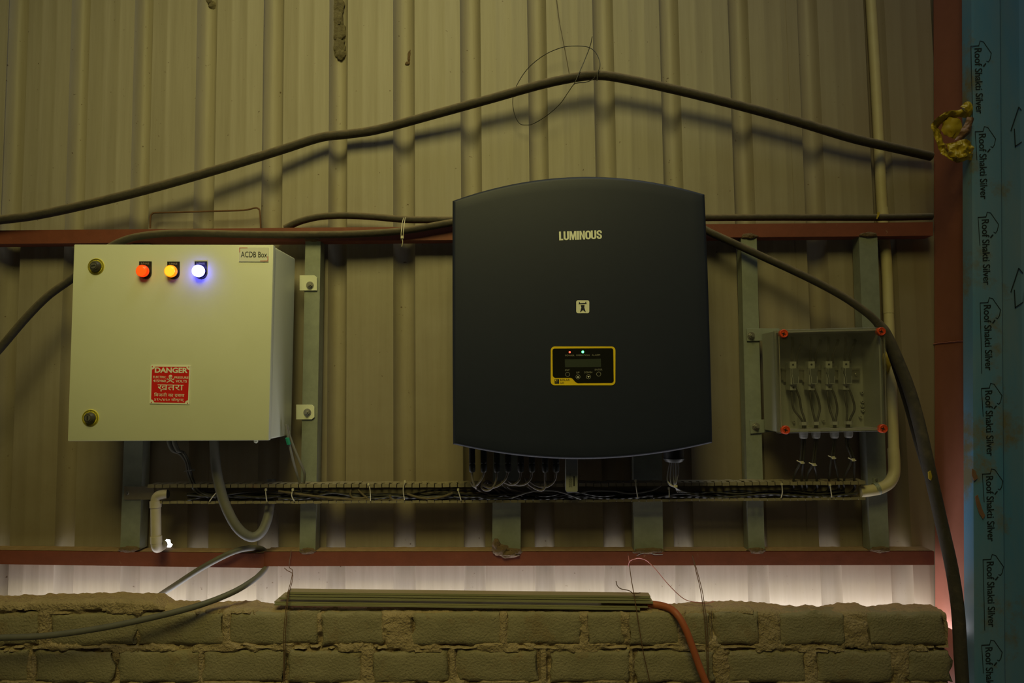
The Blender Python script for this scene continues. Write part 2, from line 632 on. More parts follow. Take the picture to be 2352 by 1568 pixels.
def cladding(i0, i1, first=False, last=False, dy=0.0):
    pr = profile(i0, i1, last)
    if first:
        pr = [(XL, 0.0)] + pr
    e = chx[i1 + 1][0] if i1 + 1 < len(chx) else XR
    pr.append((e + (0.004 if e < XR - 0.01 else 0.0), 0.0))
    z0, z1 = 0.52, ZT
    hz0, hz1 = hole.z - 0.024, hole.z + 0.026
    hx0, hx1 = hole.x - 0.022, hole.x + 0.026
    has = pr[0][0] < hole.x < pr[-1][0]
    zs = [z0, z1]
    if has:
        zs = [z0, hz0, hz1, z1]
        pr = [p for p in pr if not (hx0 - 0.004 < p[0] < hx1 + 0.004)]
        pr += [(hx0, 0.0), (hx1, 0.0)]
        pr.sort()
    V, Fc = [], []
    nx = len(pr)
    for z in zs:
        for (x, y) in pr:
            V.append(Vector((x, y + dy, z)))
    for j in range(len(zs) - 1):
        for i in range(nx - 1):
            if has and j == 1 and abs(pr[i][0] - hx0) < 1e-6:
                # ragged hole
                cor = [j * nx + i, j * nx + i + 1, (j + 1) * nx + i + 1, (j + 1) * nx + i]
                rag = [(-0.009, -0.011), (0.003, -0.013), (0.013, -0.008), (0.018, 0.0), (0.011, 0.005), (0.009, 0.016), (-0.004, 0.018), (-0.012, 0.010)]
                b = len(V)
                for (dx, dz) in rag:
                    V.append(Vector((hole.x + dx, dy, hole.z + dz)))
                c0, c1, c2, c3 = cor
                Fc += [(c0, c1, b + 2, b + 1), (c0, b + 1, b + 0), (c1, b + 3, b + 2), (c1, c2, b + 4, b + 3), (c2, b + 5, b + 4),
                       (c2, c3, b + 6, b + 5), (c3, b + 7, b + 6), (c3, c0, b + 0, b + 7)]
                continue
            a = j * nx + i
            Fc.append((a, a + 1, a + 1 + nx, a + nx))
    return put('cladding_sheet', (V, Fc), mClad, wall_back, smooth=38)


nch = len(chx)
off = len([c for c in chx if c[0] < P(0, 300, 0).x])
edges = [0]
k = off + 11 - 4 * ((off + 11) // 4)
k = (off + 11) % 4
while k < nch:
    if k > 0:
        edges.append(k + 1)
    k += 4
edges = sorted(set(e for e in edges if e < nch))
for q, e in enumerate(edges):
    last = q == len(edges) - 1
    i1 = nch - 1 if last else edges[q + 1] - 1
    cladding(e, i1, first=(q == 0), last=last, dy=-0.0006 * (q % 2))
# overlap lip visible on the pan left of the right-hand pipe
xl = P(1817, 300, 0).x
put('lap_edge', box(xl - 0.0015, xl, -0.0022, 0.0, 1.0, ZT), mClad, wall_back)

# ---- low brick wall
YF, YR = -0.200, -0.118
wall_low = thing('wall_low', None, None, (0, (YF + YR) / 2, 0))
wall_low['kind'] = 'structure'
HT = [(-1230, 1370), (-700, 1368), (0, 1372), (150, 1366), (300, 1364), (372, 1367), (400, 1382), (470, 1386), (560, 1384), (640, 1390), (760, 1393), (830, 1394),
      (900, 1391), (1040, 1390), (1060, 1392), (1230, 1391), (1300, 1393), (1400, 1391), (1480, 1393), (1530, 1391), (1570, 1388), (1620, 1386), (1690, 1384),
      (1745, 1388), (1800, 1394), (1900, 1395), (1930, 1389), (1970, 1388), (1990, 1394), (2080, 1391), (2150, 1392), (2190, 1398), (2300, 1398)]
htw = [(P(a, b, YR - 0.02).x, P(a, b, YR - 0.02).z) for a, b in HT]


def htop(x):
    for (xa, za), (xb, zb) in zip(htw, htw[1:]):
        if xa <= x <= xb:
            t = (x - xa) / (xb - xa)
            t = t * t * (3 - 2 * t)
            return za + (zb - za) * t
    return htw[0][1] if x < htw[0][0] else htw[-1][1]


ROWS = [
    (1409, 1480, [(-1130, -950), (-940, -760), (-748, -570), (-558, -385), (-375, -212), (-200, -60), (-40, 84), (116, 308), (318, 512), (526, 728), (738, 880), (950, 1152), (1162, 1334), (1350, 1432), (1445, 1560), (1572, 1628), (1642, 1746), (1790, 1942), (1992, 2172)]),
    (1496, 1566, [(-1050, -870), (-860, -680), (-668, -490), (-478, -320), (-308, -165), (-150, 62), (82, 258), (272, 456), (466, 652), (664, 830), (856, 1026), (1052, 1236), (1264, 1446), (1462, 1642), (1672, 1852), (1876, 2052), (2084, 2186)]),
    (1586, 1660, [(-1090, -900), (-888, -700), (-690, -500), (-488, -300), (-290, -112), (-100, 30), (50, 240), (262, 440), (460, 640), (660, 850), (872, 1050), (1074, 1260), (1282, 1470), (1490, 1680), (1700, 1880), (1900, 2100)]),
]
rects = []
for (ya, yb, xs) in ROWS:
    for (xa, xb) in xs:
        mx_ = (xa + xb) / 2
        tl = P(xa, ya, YF); br = P(xb, yb, YF)
        rects.append((tl.x, br.x, br.z, tl.z))
xa0, xb0 = htw[0][0], P(2178, 1480, YF).x


def nz(x, z, s, o=0.0):
    return noise.fractal(Vector((x * s, z * s, o)), 0.8, 2.1, 4)


def mortar_y(x, z):
    d = 0.004 * nz(x, z, 14) + 0.0035 * nz(x, z, 45, 3.1) + 0.0015 * nz(x, z, 140, 9)
    best = 1.0
    for (a, b, c, e) in rects:
        if a - 0.02 < x < b + 0.02 and c - 0.02 < z < e + 0.02:
            dx = max(a - x, x - b); dz = max(c - z, z - e)
            dd = max(dx, dz)
            if dd < best:
                best = dd
    if -0.003 < best < 0.0075:
        cr = nz(x, z, 7, 20.0)
        if cr > -0.02:
            d += min(0.016, 0.05 * (cr + 0.07))
    elif best <= -0.003:
        d += 0.010
    return YF + d


def mortar():
    nx = 660
    V, Fc = [], []
    zb = 0.55
    nfz, nt = 46, 12
    cols = []
    for i in range(nx + 1):
        x = xa0 + (xb0 - xa0) * i / nx
        h = htop(x) + 0.004 * nz(x, 0, 30, 2)
        col = [Vector((x, YF, 0.0))]
        for j in range(nfz + 1):
            z = zb + (h - 0.012 - zb) * j / nfz
            col.append(Vector((x + 0.002 * nz(z, x, 40, 6), mortar_y(x, z), z)))
        yf = col[-1].y
        for j in range(1, 4):
            a = math.pi / 2 * j / 3
            col.append(Vector((x, yf + 0.014 * (1 - math.cos(a)), h - 0.012 + 0.012 * math.sin(a) + 0.002 * nz(x, j, 60, 4))))
        for j in range(1, nt + 1):
            t = j / nt
            y = yf + 0.014 + (YR - yf - 0.014) * t
            col.append(Vector((x, y, h + 0.005 * nz(x, y, 22, 7) * (1 - t * 0.4) + 0.003 * nz(x, y, 70, 8))))
        col.append(Vector((x, YR, 0.0)))
        cols.append(col)
    m = len(cols[0])
    for c in cols:
        V += c
    for i in range(nx):
        for j in range(m - 1):
            Fc.append((i * m + j, (i + 1) * m + j, (i + 1) * m + j + 1, i * m + j + 1))
        Fc.append((i * m + m - 1, (i + 1) * m + m - 1, (i + 1) * m, i * m))
    Fc.append(tuple(range(m)))
    Fc.append(tuple(nx * m + j for j in reversed(range(m))))
    return V, Fc


put('mortar', mortar(), mMortar, wall_low, smooth=50)


def brick(a, b, c, e, sd):
    nx, nz_ = 16, 7
    V, Fc = [], []
    rnd = random.Random(sd)
    pr = rnd.uniform(-0.002, 0.002)
    tilt = rnd.uniform(-0.006, 0.006)
    def fy(u, w):
        x = a + (b - a) * u; z = c + (e - c) * w
        ed = min(u * (b - a), (1 - u) * (b - a), w * (e - c), (1 - w) * (e - c))
        y = YF - pr + 0.0025 * nz(x, z, 16, sd) + 0.002 * nz(x, z, 50, sd + 5) + tilt * (u - 0.5)
        if ed < 0.012:
            y += 0.006 * (1 - ed / 0.012) ** 2
        jx = 0.012 * nz(z, sd, 25, 1) * (1 if u in (0, 1) else 0.3)
        jz = 0.010 * nz(x, sd, 22, 2) * (1 if w in (0, 1) else 0.3)
        return Vector((x + jx, y, z + jz))
    us = [0, 0.02, 0.05] + [0.05 + 0.9 * i / (nx - 4) for i in range(1, nx - 4)] + [0.95, 0.98, 1]
    ws = [0, 0.06, 0.14, 0.32, 0.5, 0.68, 0.86, 0.94, 1]
    for w in ws:
        for u in us:
            V.append(fy(u, w))
    n = len(us)
    for j in range(len(ws) - 1):
        for i in range(n - 1):
            Fc.append((j * n + i, j * n + i + 1, (j + 1) * n + i + 1, (j + 1) * n + i))
    # body behind the face
    o = len(V)
    for (x, z) in ((a, c), (b, c), (b, e), (a, e)):
        V.append(Vector((x, YF + 0.06, z)))
    bot = [i for i in range(n)]
    top = [(len(ws) - 1) * n + i for i in range(n)]
    lf = [j * n for j in range(len(ws))]
    rt = [j * n + n - 1 for j in range(len(ws))]
    Fc.append(tuple(bot[::-1]) + (o, o + 1))
    Fc.append(tuple(top) + (o + 2, o + 3))
    Fc.append(tuple(lf) + (o + 3, o))
    Fc.append(tuple(rt[::-1]) + (o + 1, o + 2))
    Fc.append((o, o + 3, o + 2, o + 1))
    return V, Fc


for i, (a, b, c, e) in enumerate(rects):
    put('brick', brick(a, b, c, e, i * 1.7 + 0.3), mBrick, wall_low, smooth=60)


# ------------------------------------------------------------------ big steel: beams, posts, column, blue wrapped sheet
def beam_seg(pl, pr, Yf, Yb):
    """C-purlin between two photo stations: pl/pr = (px, ytop, ybottom) of the front face"""
    th = 0.004
    a, b = P(pl[0], pl[1], Yf), P(pr[0], pr[1], Yf)
    c, d = P(pl[0], pl[2], Yf), P(pr[0], pr[2], Yf)
    out = []
    def slab(p, q, y0, y1, h0, h1):
        return hexa([(p.x, y0, p.z + h0), (q.x, y0, q.z + h0), (q.x, y0, q.z + h1), (p.x, y0, p.z + h1)],
                    [(p.x, y1, p.z + h0), (q.x, y1, q.z + h0), (q.x, y1, q.z + h1), (p.x, y1, p.z + h1)])
    fr = hexa([(a.x, Yf, a.z), (b.x, Yf, b.z), (d.x, Yf, d.z), (c.x, Yf, c.z)],
              [(a.x, Yf + th, a.z), (b.x, Yf + th, b.z), (d.x, Yf + th, d.z), (c.x, Yf + th, c.z)])
    out.append(fr)
    out.append(slab(a, b, Yf + th, Yb, -th, 0))
    out.append(slab(c, d, Yf + th, Yb, 0, th))
    out.append(hexa([(a.x, Yb - th, a.z - th), (b.x, Yb - th, b.z - th), (d.x, Yb - th, d.z + th), (c.x, Yb - th, c.z + th)],
                    [(a.x, Yb, a.z - th), (b.x, Yb, b.z - th), (d.x, Yb, d.z + th), (c.x, Yb, c.z + th)]))
    return out


YBM = -0.065
bu = thing('steel_beam', 'upper red oxide steel beam running above the cabinet and behind the dark inverter', 'beam', P(1176, 535, -0.04))
put('beam_segment', beam_seg((-1150, 539, 570), (2143, 510, 541), YBM, -0.012), mRed, bu)
bl = thing('steel_beam', 'lower red oxide steel beam with dusty top just above the brick wall', 'beam', P(1176, 1290, -0.04))
put('beam_segment', beam_seg((-1150, 1251, 1279), (606, 1271, 1304), YBM - 0.001, -0.001), mRed, bl)
put('beam_segment', beam_seg((606, 1267.5, 1300), (2146, 1266, 1297), YBM, -0.001), mRed, bl)
for (xa, xb, ya, yb) in ((-1150, 604, 1251, 1271), (608, 2144, 1267.5, 1266)):
    n = 160
    V, Fc = [], []
    pa, pb = P(xa, ya, YBM), P(xb, yb, YBM)
    for i in range(n + 1):
        p = pa.lerp(pb, i / n)
        for j in range(5):
            y = YBM + 0.003 + (0.055) * j / 4
            V.append(Vector((p.x, y, p.z + 0.0015 + 0.0025 * abs(nz(p.x, y, 30, 5)) * (1 if 0 < j else 0))))
    for i in range(n):
        for j in range(4):
            Fc.append((i * 5 + j, (i + 1) * 5 + j, (i + 1) * 5 + j + 1, i * 5 + j + 1))
    put('dust_layer', (V, Fc), mDust, bl, label='brown dust lying along the top of the beam', smooth=60)


def post(top, bot, w, label, Yf=-0.062, Yb=-0.016, wide=False):
    """C-channel strut between the beams; top, bot = photo centre at both ends, w = width in photo pixels"""
    a, b = P(top[0], top[1], Yf), P(bot[0], bot[1], Yf)
    hw = w * sc_at(Yf) / 2
    th = 0.003
    def pl(x0, x1, y0, y1):
        return hexa([(b.x + x0, y0, b.z), (b.x + x1, y0, b.z), (a.x + x1, y0, a.z), (a.x + x0, y0, a.z)],
                    [(b.x + x0, y1, b.z), (b.x + x1, y1, b.z), (a.x + x1, y1, a.z), (a.x + x0, y1, a.z)])
    t = thing('steel_post', label, 'post', b)
    put('channel', [pl(-hw, hw, Yf, Yf + th), pl(-hw, -hw + th, Yf + th, Yb), pl(hw - th, hw, Yf + th, Yb)], mGalv, t)
    return t, a, b, hw


def weld(t, p, r, sd):
    V, Fc = [], []
    bm = bmesh.new()
    bmesh.ops.create_icosphere(bm, subdivisions=3, radius=1.0)
    for v in bm.verts:
        n = noise.fractal(v.co * 2.0 + Vector((sd, 0, 0)), 0.8, 2.1, 4)
        q = v.co * (1 + 0.35 * n)
        V.append(Vector((p.x + q.x * r[0], p.y + q.y * r[1], p.z + q.z * r[2])))
    Fc = [tuple(v.index for v in f.verts) for f in bm.faces]
    bm.free()
    return V, Fc


PO = [((322, 560), (298, 1262), 44, 'galvanized steel post behind the left edge of the cream cabinet'),
      ((719, 552), (706, 1266), 36, 'galvanized steel post at the right side of the cream cabinet'),
      ((1168, 545), (1163, 1266), 64, 'wide galvanized post behind the dark inverter, left of the pair'),
      ((1482, 545), (1490, 1266), 65, 'wide galvanized post behind the dark inverter, right of the pair'),
      ((1720, 545), (1738, 1265), 36, 'galvanized post at the left side of the clear lidded junction box'),
      ((1994, 542), (2021, 1263), 42, 'galvanized post behind the right side of the clear lidded junction box')]
posts = []
for i, (a, b, w, lb) in enumerate(PO):
    t, pa, pb, hw = post(a, b, w, lb)
    posts.append(t)
    put('weld_bead', weld(t, pb + Vector((0, -0.002, 0.002)), (hw * 1.05, 0.006, 0.010), i * 3.3), mMud, t, smooth=80, label='rusty weld at the foot')
    if i not in (0, 2, 3):
        put('weld_bead', weld(t, pa + Vector((0, -0.002, 0.004)), (hw * 1.0, 0.007, 0.009), i * 3.3 + 1), mMud, t, smooth=80, label='rusty weld at the top')

# tapered red column at the right
colm = thing('steel_column', 'tall red oxide steel column at the right end of the beams', 'column', (P(2190, 900, -0.1).x, -0.1, 0))


def zline(pA, pB, z):
    t = (z - pA.z) / (pB.z - pA.z)
    return pA + (pB - pA) * t


cb0, cb1 = P(2143, 0, -0.004), P(2147, 1390, -0.004)
cf0, cf1 = P(2232, 0, -0.19), P(2238, 1500, -0.19)
zt_, zb_ = 3.2, 0.0


def colpts(z, ins=0.0):
    a = zline(cb0, cb1, z); b = zline(cf0, cf1, z)
    return [(a.x, -0.004, z), (b.x, -0.19, z), (b.x + 0.16, -0.19, z), (a.x + 0.16, -0.004, z)]


zj = P(2180, 785, -0.1).z
lo, mi, hi = colpts(zb_), colpts(zj), colpts(zt_)
put('column_section', hexa(lo, mi), mRedCol, colm, bevel=0.003)
put('column_section', hexa(mi, hi), mRedCol, colm, bevel=0.003)
pts = [Vector(mi[0]).lerp(Vector(mi[1]), t / 14) + Vector((-0.001, 0, 0.002 * nz(t, 0, 1.3))) for t in range(15)]
put('weld_seam', tube(pts, 0.0022, n=2, seg=6), mRedCol, colm, smooth=60)

# blue film covered sheets
blue = thing('roofing_sheet', 'blue film covered roofing sheets standing upright at the right edge, printed with black lettering', 'roofing sheet', (P(2300, 900, -0.25).x, -0.24, 0))
YBL = -0.235
b0, b1 = P(2231, 0, YBL), P(2238, 1568, YBL)


def bx(z):
    return zline(b0, b1, z).x


pro = [(0.0, -0.196), (0.002, -0.232), (0.012, YBL), (0.088, YBL), (0.100, -0.222), (0.160, -0.218), (0.172, -0.236), (0.25, -0.238), (0.262, -0.220), (0.34, -0.216), (0.36, -0.236), (0.50, -0.236)]
V, Fc = [], []
zs = [0.002 + 3.4 * j / 40 for j in range(41)]
for z in zs:
    for k, (x, y) in enumerate(pro):
        w = 0.0005 * nz(x, z, 6, 2)
        V.append(Vector((bx(z) + x, y + (w if k > 2 else 0), z)))
np_ = len(pro)
for j in range(len(zs) - 1):
    for i in range(np_ - 1):
        a = j * np_ + i
        Fc.append((a, a + 1, a + 1 + np_, a + np_))
o = len(V)
for z in zs:
    for k, (x, y) in enumerate(pro):
        V.append(Vector((bx(z) + x, y + 0.006, z)))
for j in range(len(zs) - 1):
    for i in range(np_ - 1):
        a = o + j * np_ + i
        Fc.append((a + 1, a, a + np_, a + 1 + np_))
    Fc.append((j * np_, (j + 1) * np_, o + (j + 1) * np_, o + j * np_))
put('sheet', (V, Fc), mBlue, blue, smooth=25)


def bar2(pts, w, Y, dz=0.0004):
    """thin flat strokes through photo points on plane Y, w = width in photo px"""
    out = []
    q = PS(pts, Y)
    hw = w * sc_at(Y) / 2
    for a, b in zip(q, q[1:]):
        d = (b - a); d.y = 0
        d.normalize()
        nn = Vector((-d.z, 0, d.x)) * hw
        ex = d * hw * 0.6
        out.append(([a - ex + nn, a - ex - nn, b + ex - nn, b + ex + nn], [(0, 1, 2, 3)]))
    return out


YT = YBL - 0.0009
for i in range(8):
    ys = 110 + 196.5 * i
    x0 = 2238 + 31 * (1 - math.exp(-i / 2.6)) - (4 if i == 7 else 0)
    pcs = []
    tl = (x0 + 17, ys); tr = (x0 + 21, ys + 150); blp = (x0, ys + 1)
    pcs.append(text('Roof Shakti Silver', tl, tr, blp, YT, bold=0.012, off=0.0))
    pcs += bar2([(x0 - 8, ys - 4), (x0 - 4, ys + (60 if i % 3 else 158))], 1.5, YT)
    pcs += bar2([(x0 - 8, ys - 4), (x0 + 10, ys - 5)], 2.2, YT)
    pcs += bar2([(x0 + 10, ys - 5), (x0 + 13, ys - 16), (x0 + 21, ys - 14), (x0 + 39, ys + 12), (x0 + 36, ys + 26), (x0 + 32, ys + 32), (x0 + 28, ys + 30)], 1.6, YT)
    pcs += bar2([(x0 + 26, ys + 36), (x0 + 21, ys + 42)], 3.0, YT)
    put('lettering', pcs, mBlueInk, blue)
for ys in (270, 640):
    pcs = bar2([(2322, ys + 30), (2340, ys - 24), (2352, ys - 10), (2362, ys + 26), (2352, ys + 30)], 2.5, -0.222)
    pcs += bar2([(2330, ys + 26), (2332, ys + 66), (2350, ys + 54), (2352, ys + 20)], 2.5, -0.222)
    put('printed_house_mark', pcs, mBlueInk, blue)
# brown tape scraps on the film
put('tape_scrap', prism([(2240, 1140), (2246, 1136), (2256, 1168), (2263, 1184), (2258, 1192), (2250, 1180), (2243, 1158)], YBL - 0.003, YBL - 0.001), mBagB, blue)
put('tape_scrap', prism([(2233, 1076), (2240, 1080), (2246, 1098), (2238, 1104), (2233, 1092)], YBL - 0.003, YBL - 0.001), mBagB, blue)

# ------------------------------------------------------------------ CABINET (left)
YC, YCB = -0.285, -0.078
c4 = [(170, 561), (628, 562), (617, 1011), (155, 1013)]
cabT = thing('electrical_cabinet', 'cream metal electrical cabinet with three lit lamps and a red danger sign', 'cabinet', P(390, 1013, -0.18))
doorv = quadbox(c4, YC, YC + 0.018)
put('door', doorv, mCab, cabT, bevel=0.0025, smooth=40)
inn = [(174, 566), (625, 567), (614.5, 1007), (159, 1009)]
put('gasket', quadbox([(172, 563), (627, 564), (616, 1009.5), (157, 1011.5)], YC + 0.018, YC + 0.0225), mGasket, cabT)
qf = PS(c4, YC)
YB0 = YC + 0.0225
ins = 0.002
bf = [Vector((qf[0].x + ins, YB0, qf[0].z - ins)), Vector((qf[1].x - ins, YB0, qf[1].z - ins)), Vector((qf[2].x - ins, YB0, qf[2].z + ins)), Vector((qf[3].x + ins, YB0, qf[3].z + ins))]
put('body', hexa(bf, [Vector((v.x, YCB, v.z)) for v in bf]), mCab, cabT, bevel=0.006, bseg=3, smooth=40)
put('plug', lathe(P(588, 1013.5, YC + 0.05), (0, 0, -1), [(0.006, -0.003), (0.006, 0.002), (0.003, 0.005)], 12), mCab, cabT)


def cab_lock(cx, cy, ang):
    c = P(cx, cy, YC)
    s = sc_at(YC)
    lk = put('lock', lathe(c + Vector((0, 0.0005, 0)), (0, -1, 0), [(19.5 * s, 0), (19.5 * s, 0.0018), (18.8 * s, 0.0022)], 32), mYelRing, cabT, smooth=30, label='yellow ringed rotary lock')
    put('ring_line', [lathe(c, (0, -1, 0), [(r * s + 0.0004, 0.0022), (r * s + 0.0004, 0.0025), (r * s - 0.0004, 0.0025), (r * s - 0.0004, 0.0022)], 32, cap=False) for r in (18.2, 16.6)], mInk, lk)
    put('knob', lathe(c, (0, -1, 0), [(13.5 * s, 0.002), (12.8 * s, 0.007), (10.2 * s, 0.012), (9.0 * s, 0.0135)], 24), mKnob, lk, smooth=40)
    c2 = c + Vector((0, -0.0135, 0))
    kc = put('key_core', lathe(c2, (0, -1, 0), [(6.5 * s, 0), (6.5 * s, 0.0015)], 20), mChrome, lk)
    d = Vector((math.cos(ang), 0, math.sin(ang)))
    n = Vector((-d.z, 0, d.x))
    e = c2 + Vector((0, -0.0018, 0))
    put('key_slot', ([e + d * 5.2 * s + n * 1.5 * s, e - d * 5.2 * s + n * 1.5 * s, e - d * 5.2 * s - n * 1.5 * s, e + d * 5.2 * s - n * 1.5 * s], [(0, 1, 2, 3)]), mInk, lk)
    pcs = []
    for ch, a in zip('OPEN CLOSE', [128, 114, 100, 86, 0, 48, 34, 20, 6, -8]):
        if ch == ' ':
            continue
        V, Fc = text_vf(ch)
        x0 = min(v.x for v in V); x1 = max(v.x for v in V); y1 = max(v.y for v in V)
        ra = math.radians(a)
        up = Vector((math.cos(ra), 0, math.sin(ra))); rt = Vector((math.sin(ra), 0, -math.cos(ra)))
        q = []
        for v in V:
            q.append(c + up * ((13.9 + 2.5 * v.y / y1) * s) + rt * ((v.x - (x0 + x1) / 2) / y1 * 2.6 * s) + Vector((0, -0.0026, 0)))
        pcs.append((q, Fc))
    put('lettering', pcs, mInk, lk)


cab_lock(221, 612, math.radians(10))
cab_lock(208, 959.5, math.radians(90))


def cab_lamp(cx, cy, word, mat, core, col, lab):
    s = sc_at(YC)
    # plate: square top, rounded bottom
    pl = [(cx - 14, cy - 20), (cx + 14, cy - 20), (cx + 14, cy + 6)] + [(cx + 14 * math.cos(a), cy + 6 + 14 * math.sin(a)) for a in [math.pi * k / 10 for k in range(1, 10)]] + [(cx - 14, cy + 6)]
    lp = put('indicator_lamp', prism(pl, YC - 0.003, YC + 0.001), mBlack, cabT, label=lab)
    put('lettering', text(word, (cx - 9.5, cy - 17.5), (cx + 9.5, cy - 17.2), (cx - 9.5, cy - 13), YC - 0.003, bold=0.01), mGreyPrint, lp)
    c = P(cx, cy + 4, YC)
    put('bezel', lathe(c, (0, -1, 0), [(13.5 * s, 0.003), (13.8 * s, 0.008), (13.2 * s, 0.009)], 28), mKnob, lp, smooth=40)
    put('lens', lathe(c, (0, -1, 0), [(13.4 * s, 0.009), (14.2 * s, 0.012), (14.0 * s, 0.019), (12.6 * s, 0.0205)], 28), mat, lp, smooth=50)
    put('lens_cap', lathe(c, (0, -1, 0), [(12.2 * s, 0.0205), (11.6 * s, 0.0225), (8 * s, 0.024), (3 * s, 0.0248)], 28), core, lp, smooth=60)
    return lp


cab_lamp(333.5, 620, 'R-PHASE', mLR, mLRc, None, 'round lamp glowing red orange')
cab_lamp(398, 620.5, 'Y-PHASE', mLY, mLYc, None, 'round lamp glowing amber')
cab_lamp(461, 620, 'B-PHASE', mLB, mLB, None, 'round lamp glowing bright blue white')

# name plate
np1 = put('name_plate', quadbox([(549, 567.5), (617, 568), (616.5, 601), (548.5, 600.5)], YC - 0.0022, YC + 0.0005), mWhite, cabT, label='small white plate with thin red corner marks')
put('lettering', text('ACDB Box', (553.5, 577.5), (613.5, 578), (553.3, 590.5), YC - 0.0022), mInk, np1)
for cm in ([(550.5, 579), (550.5, 569), (568, 569)], [(598, 599), (615, 599), (615, 589)]):
    put('corner_mark', bar2(cm, 1.3, YC - 0.0026), mRedLine, np1)

# danger sign
sgn = put('danger_sign', quadbox([(346, 838.5), (438, 839.5), (434.5, 928.5), (343.5, 926.5)], YC - 0.002, YC + 0.0005), mCream, cabT, label='red and cream danger sign with skull and crossed bones')


def S(u, v):
    """sign coordinates 0..1 -> photo px"""
    x0 = 346 + (343.5 - 346) * v; x1 = 438 + (434.5 - 438) * v
    y0 = 838.5 + 1.0 * u; y1 = 926.5 + 2 * u
    return (x0 + (x1 - x0) * u, y0 + (y1 - y0) * v)


def stext(s, u0, v0, u1, v1, bold=0.0):
    return text(s, S(u0, v0), S(u1, v0), S(u0, v1), YC - 0.0027, bold=bold, off=0.0003)


rp = []
r0, r1, cc = 0.035, 0.965, 0.075
for (cx, cy, a0) in ((1, 0, 180), (1, 1, 270), (0, 1, 0), (0, 0, 90)):
    ex = r1 if cx else r0
    ey = r1 if cy else r0
    arc = [(ex + (-1 if cx else 1) * 0.0 + cc * math.cos(math.radians(a)) , ey + cc * math.sin(math.radians(a))) for a in
           ({(1, 0): (180, 157, 135, 112, 90), (1, 1): (270, 247, 225, 202, 180), (0, 1): (0, -22, -45, -67, -90), (0, 0): (90, 67, 45, 22, 0)}[(cx, cy)])]
    rp += [S(*a) for a in arc]
put('sign_face', prism(rp, YC - 0.0024, YC - 0.0019), mSignRed, sgn)
sl = [stext('DANGER', 0.11, 0.055, 0.93, 0.195, 0.035), stext('ELECTRIC', 0.075, 0.275, 0.395, 0.335, 0.012), stext('PRESSURE', 0.60, 0.28, 0.955, 0.34, 0.012),
      stext('415/460', 0.075, 0.37, 0.39, 0.435, 0.015), stext('VOLTS', 0.64, 0.37, 0.92, 0.44, 0.015),
      stext('खतरा', 0.19, 0.50, 0.84, 0.645, 0.0), stext('िबजली का दबाव', 0.11, 0.71, 0.87, 0.815, 0.0), stext('४१५/४६० वॉल्टस्', 0.115, 0.835, 0.87, 0.945, 0.0)]
sl.append(prism([S(0.28 + 0.02 * math.cos(t), 0.662 + 0.013 * math.sin(t)) for t in [2 * math.pi * k / 8 for k in range(8)]], YC - 0.0028, YC - 0.0023))
put('lettering', sl, mCream, sgn)
sk = [prism([S(0.505 + 0.045 * math.cos(a), 0.285 + 0.042 * math.sin(a)) for a in [2 * math.pi * k / 16 for k in range(16)]], YC - 0.0028, YC - 0.0023),
      prism([S(*p) for p in ((0.465, 0.29), (0.545, 0.29), (0.54, 0.335), (0.522, 0.362), (0.488, 0.362), (0.47, 0.335))], YC - 0.0028, YC - 0.0023)]
for (a, b) in (((0.43, 0.355), (0.58, 0.435)), ((0.58, 0.355), (0.43, 0.435))):
    sk += bar2([S(*a), S(*b)], 1.6, YC - 0.0028)
    for p in (a, b):
        sk.append(prism([S(p[0] + 0.018 * math.cos(t), p[1] + 0.016 * math.sin(t)) for t in [2 * math.pi * k / 8 for k in range(8)]], YC - 0.0028, YC - 0.0023))
put('skull_and_bones', sk, mCream, sgn)
ey = []
for (u, v, a, b) in ((0.488, 0.30, 0.012, 0.009), (0.523, 0.30, 0.012, 0.009), (0.505, 0.338, 0.018, 0.005), (0.505, 0.32, 0.005, 0.008)):
    ey.append(prism([S(u + a * math.cos(t), v + b * math.sin(t)) for t in [2 * math.pi * k / 8 for k in range(8)]], YC - 0.0033, YC - 0.0028))
put('skull_eyes', ey, mSignRed, sgn)
s_ = sc_at(YC)
for u in (0.045, 0.955):
    for v in (0.035, 0.965):
        put('rivet', lathe(P(*S(u, v), YC - 0.002), (0, -1, 0), [(1.3 * s_, 0), (1.0 * s_, 0.0012)], 10), mSignRed, sgn)


# mounting lugs at the right side with bolts
def lug(parent, pts, Y, bolt, name='mounting_bracket', mat=None):
    b = put(name, prism(pts, Y, Y + 0.003), mat or mCab, parent, bevel=0.0006, bseg=1)
    s = sc_at(Y)
    c = P(bolt[0], bolt[1], Y)
    put('bolt', [lathe(c, (0, -1, 0), [(9 * s, 0), (9 * s, 0.0015)], 16), lathe(c, (0, -1, 0), [(6.5 * s, 0.0015), (6.5 * s, 0.0075)], 6),
                 lathe(c, (0, -1, 0), [(3.4 * s, 0.0075), (3.2 * s, 0.016)], 10)], mChrome, b, smooth=30)


YLg = -0.068
lug(cabT, [(688, 632), (722, 632), (728, 637), (728, 667), (700, 667), (688, 667)], YLg, (712, 655))
lug(cabT, [(680, 929), (716, 929), (722, 934), (722, 958), (716, 963), (680, 963)], YLg, (706, 947))

# ------------------------------------------------------------------ INVERTER (centre)
YI, YIB, YIM = -0.300, -0.100, -0.155
inv = thing('solar_inverter', 'large dark navy wall inverter with curved top and bottom and a yellow framed panel', 'inverter', P(1338, 1050, -0.2))


def arc3(x, pts):
    (x0, y0), (x1, y1), (x2, y2) = pts
    return (y0 * (x - x1) * (x - x2) / ((x0 - x1) * (x0 - x2)) + y1 * (x - x0) * (x - x2) / ((x1 - x0) * (x1 - x2)) + y2 * (x - x0) * (x - x1) / ((x2 - x0) * (x2 - x1)))


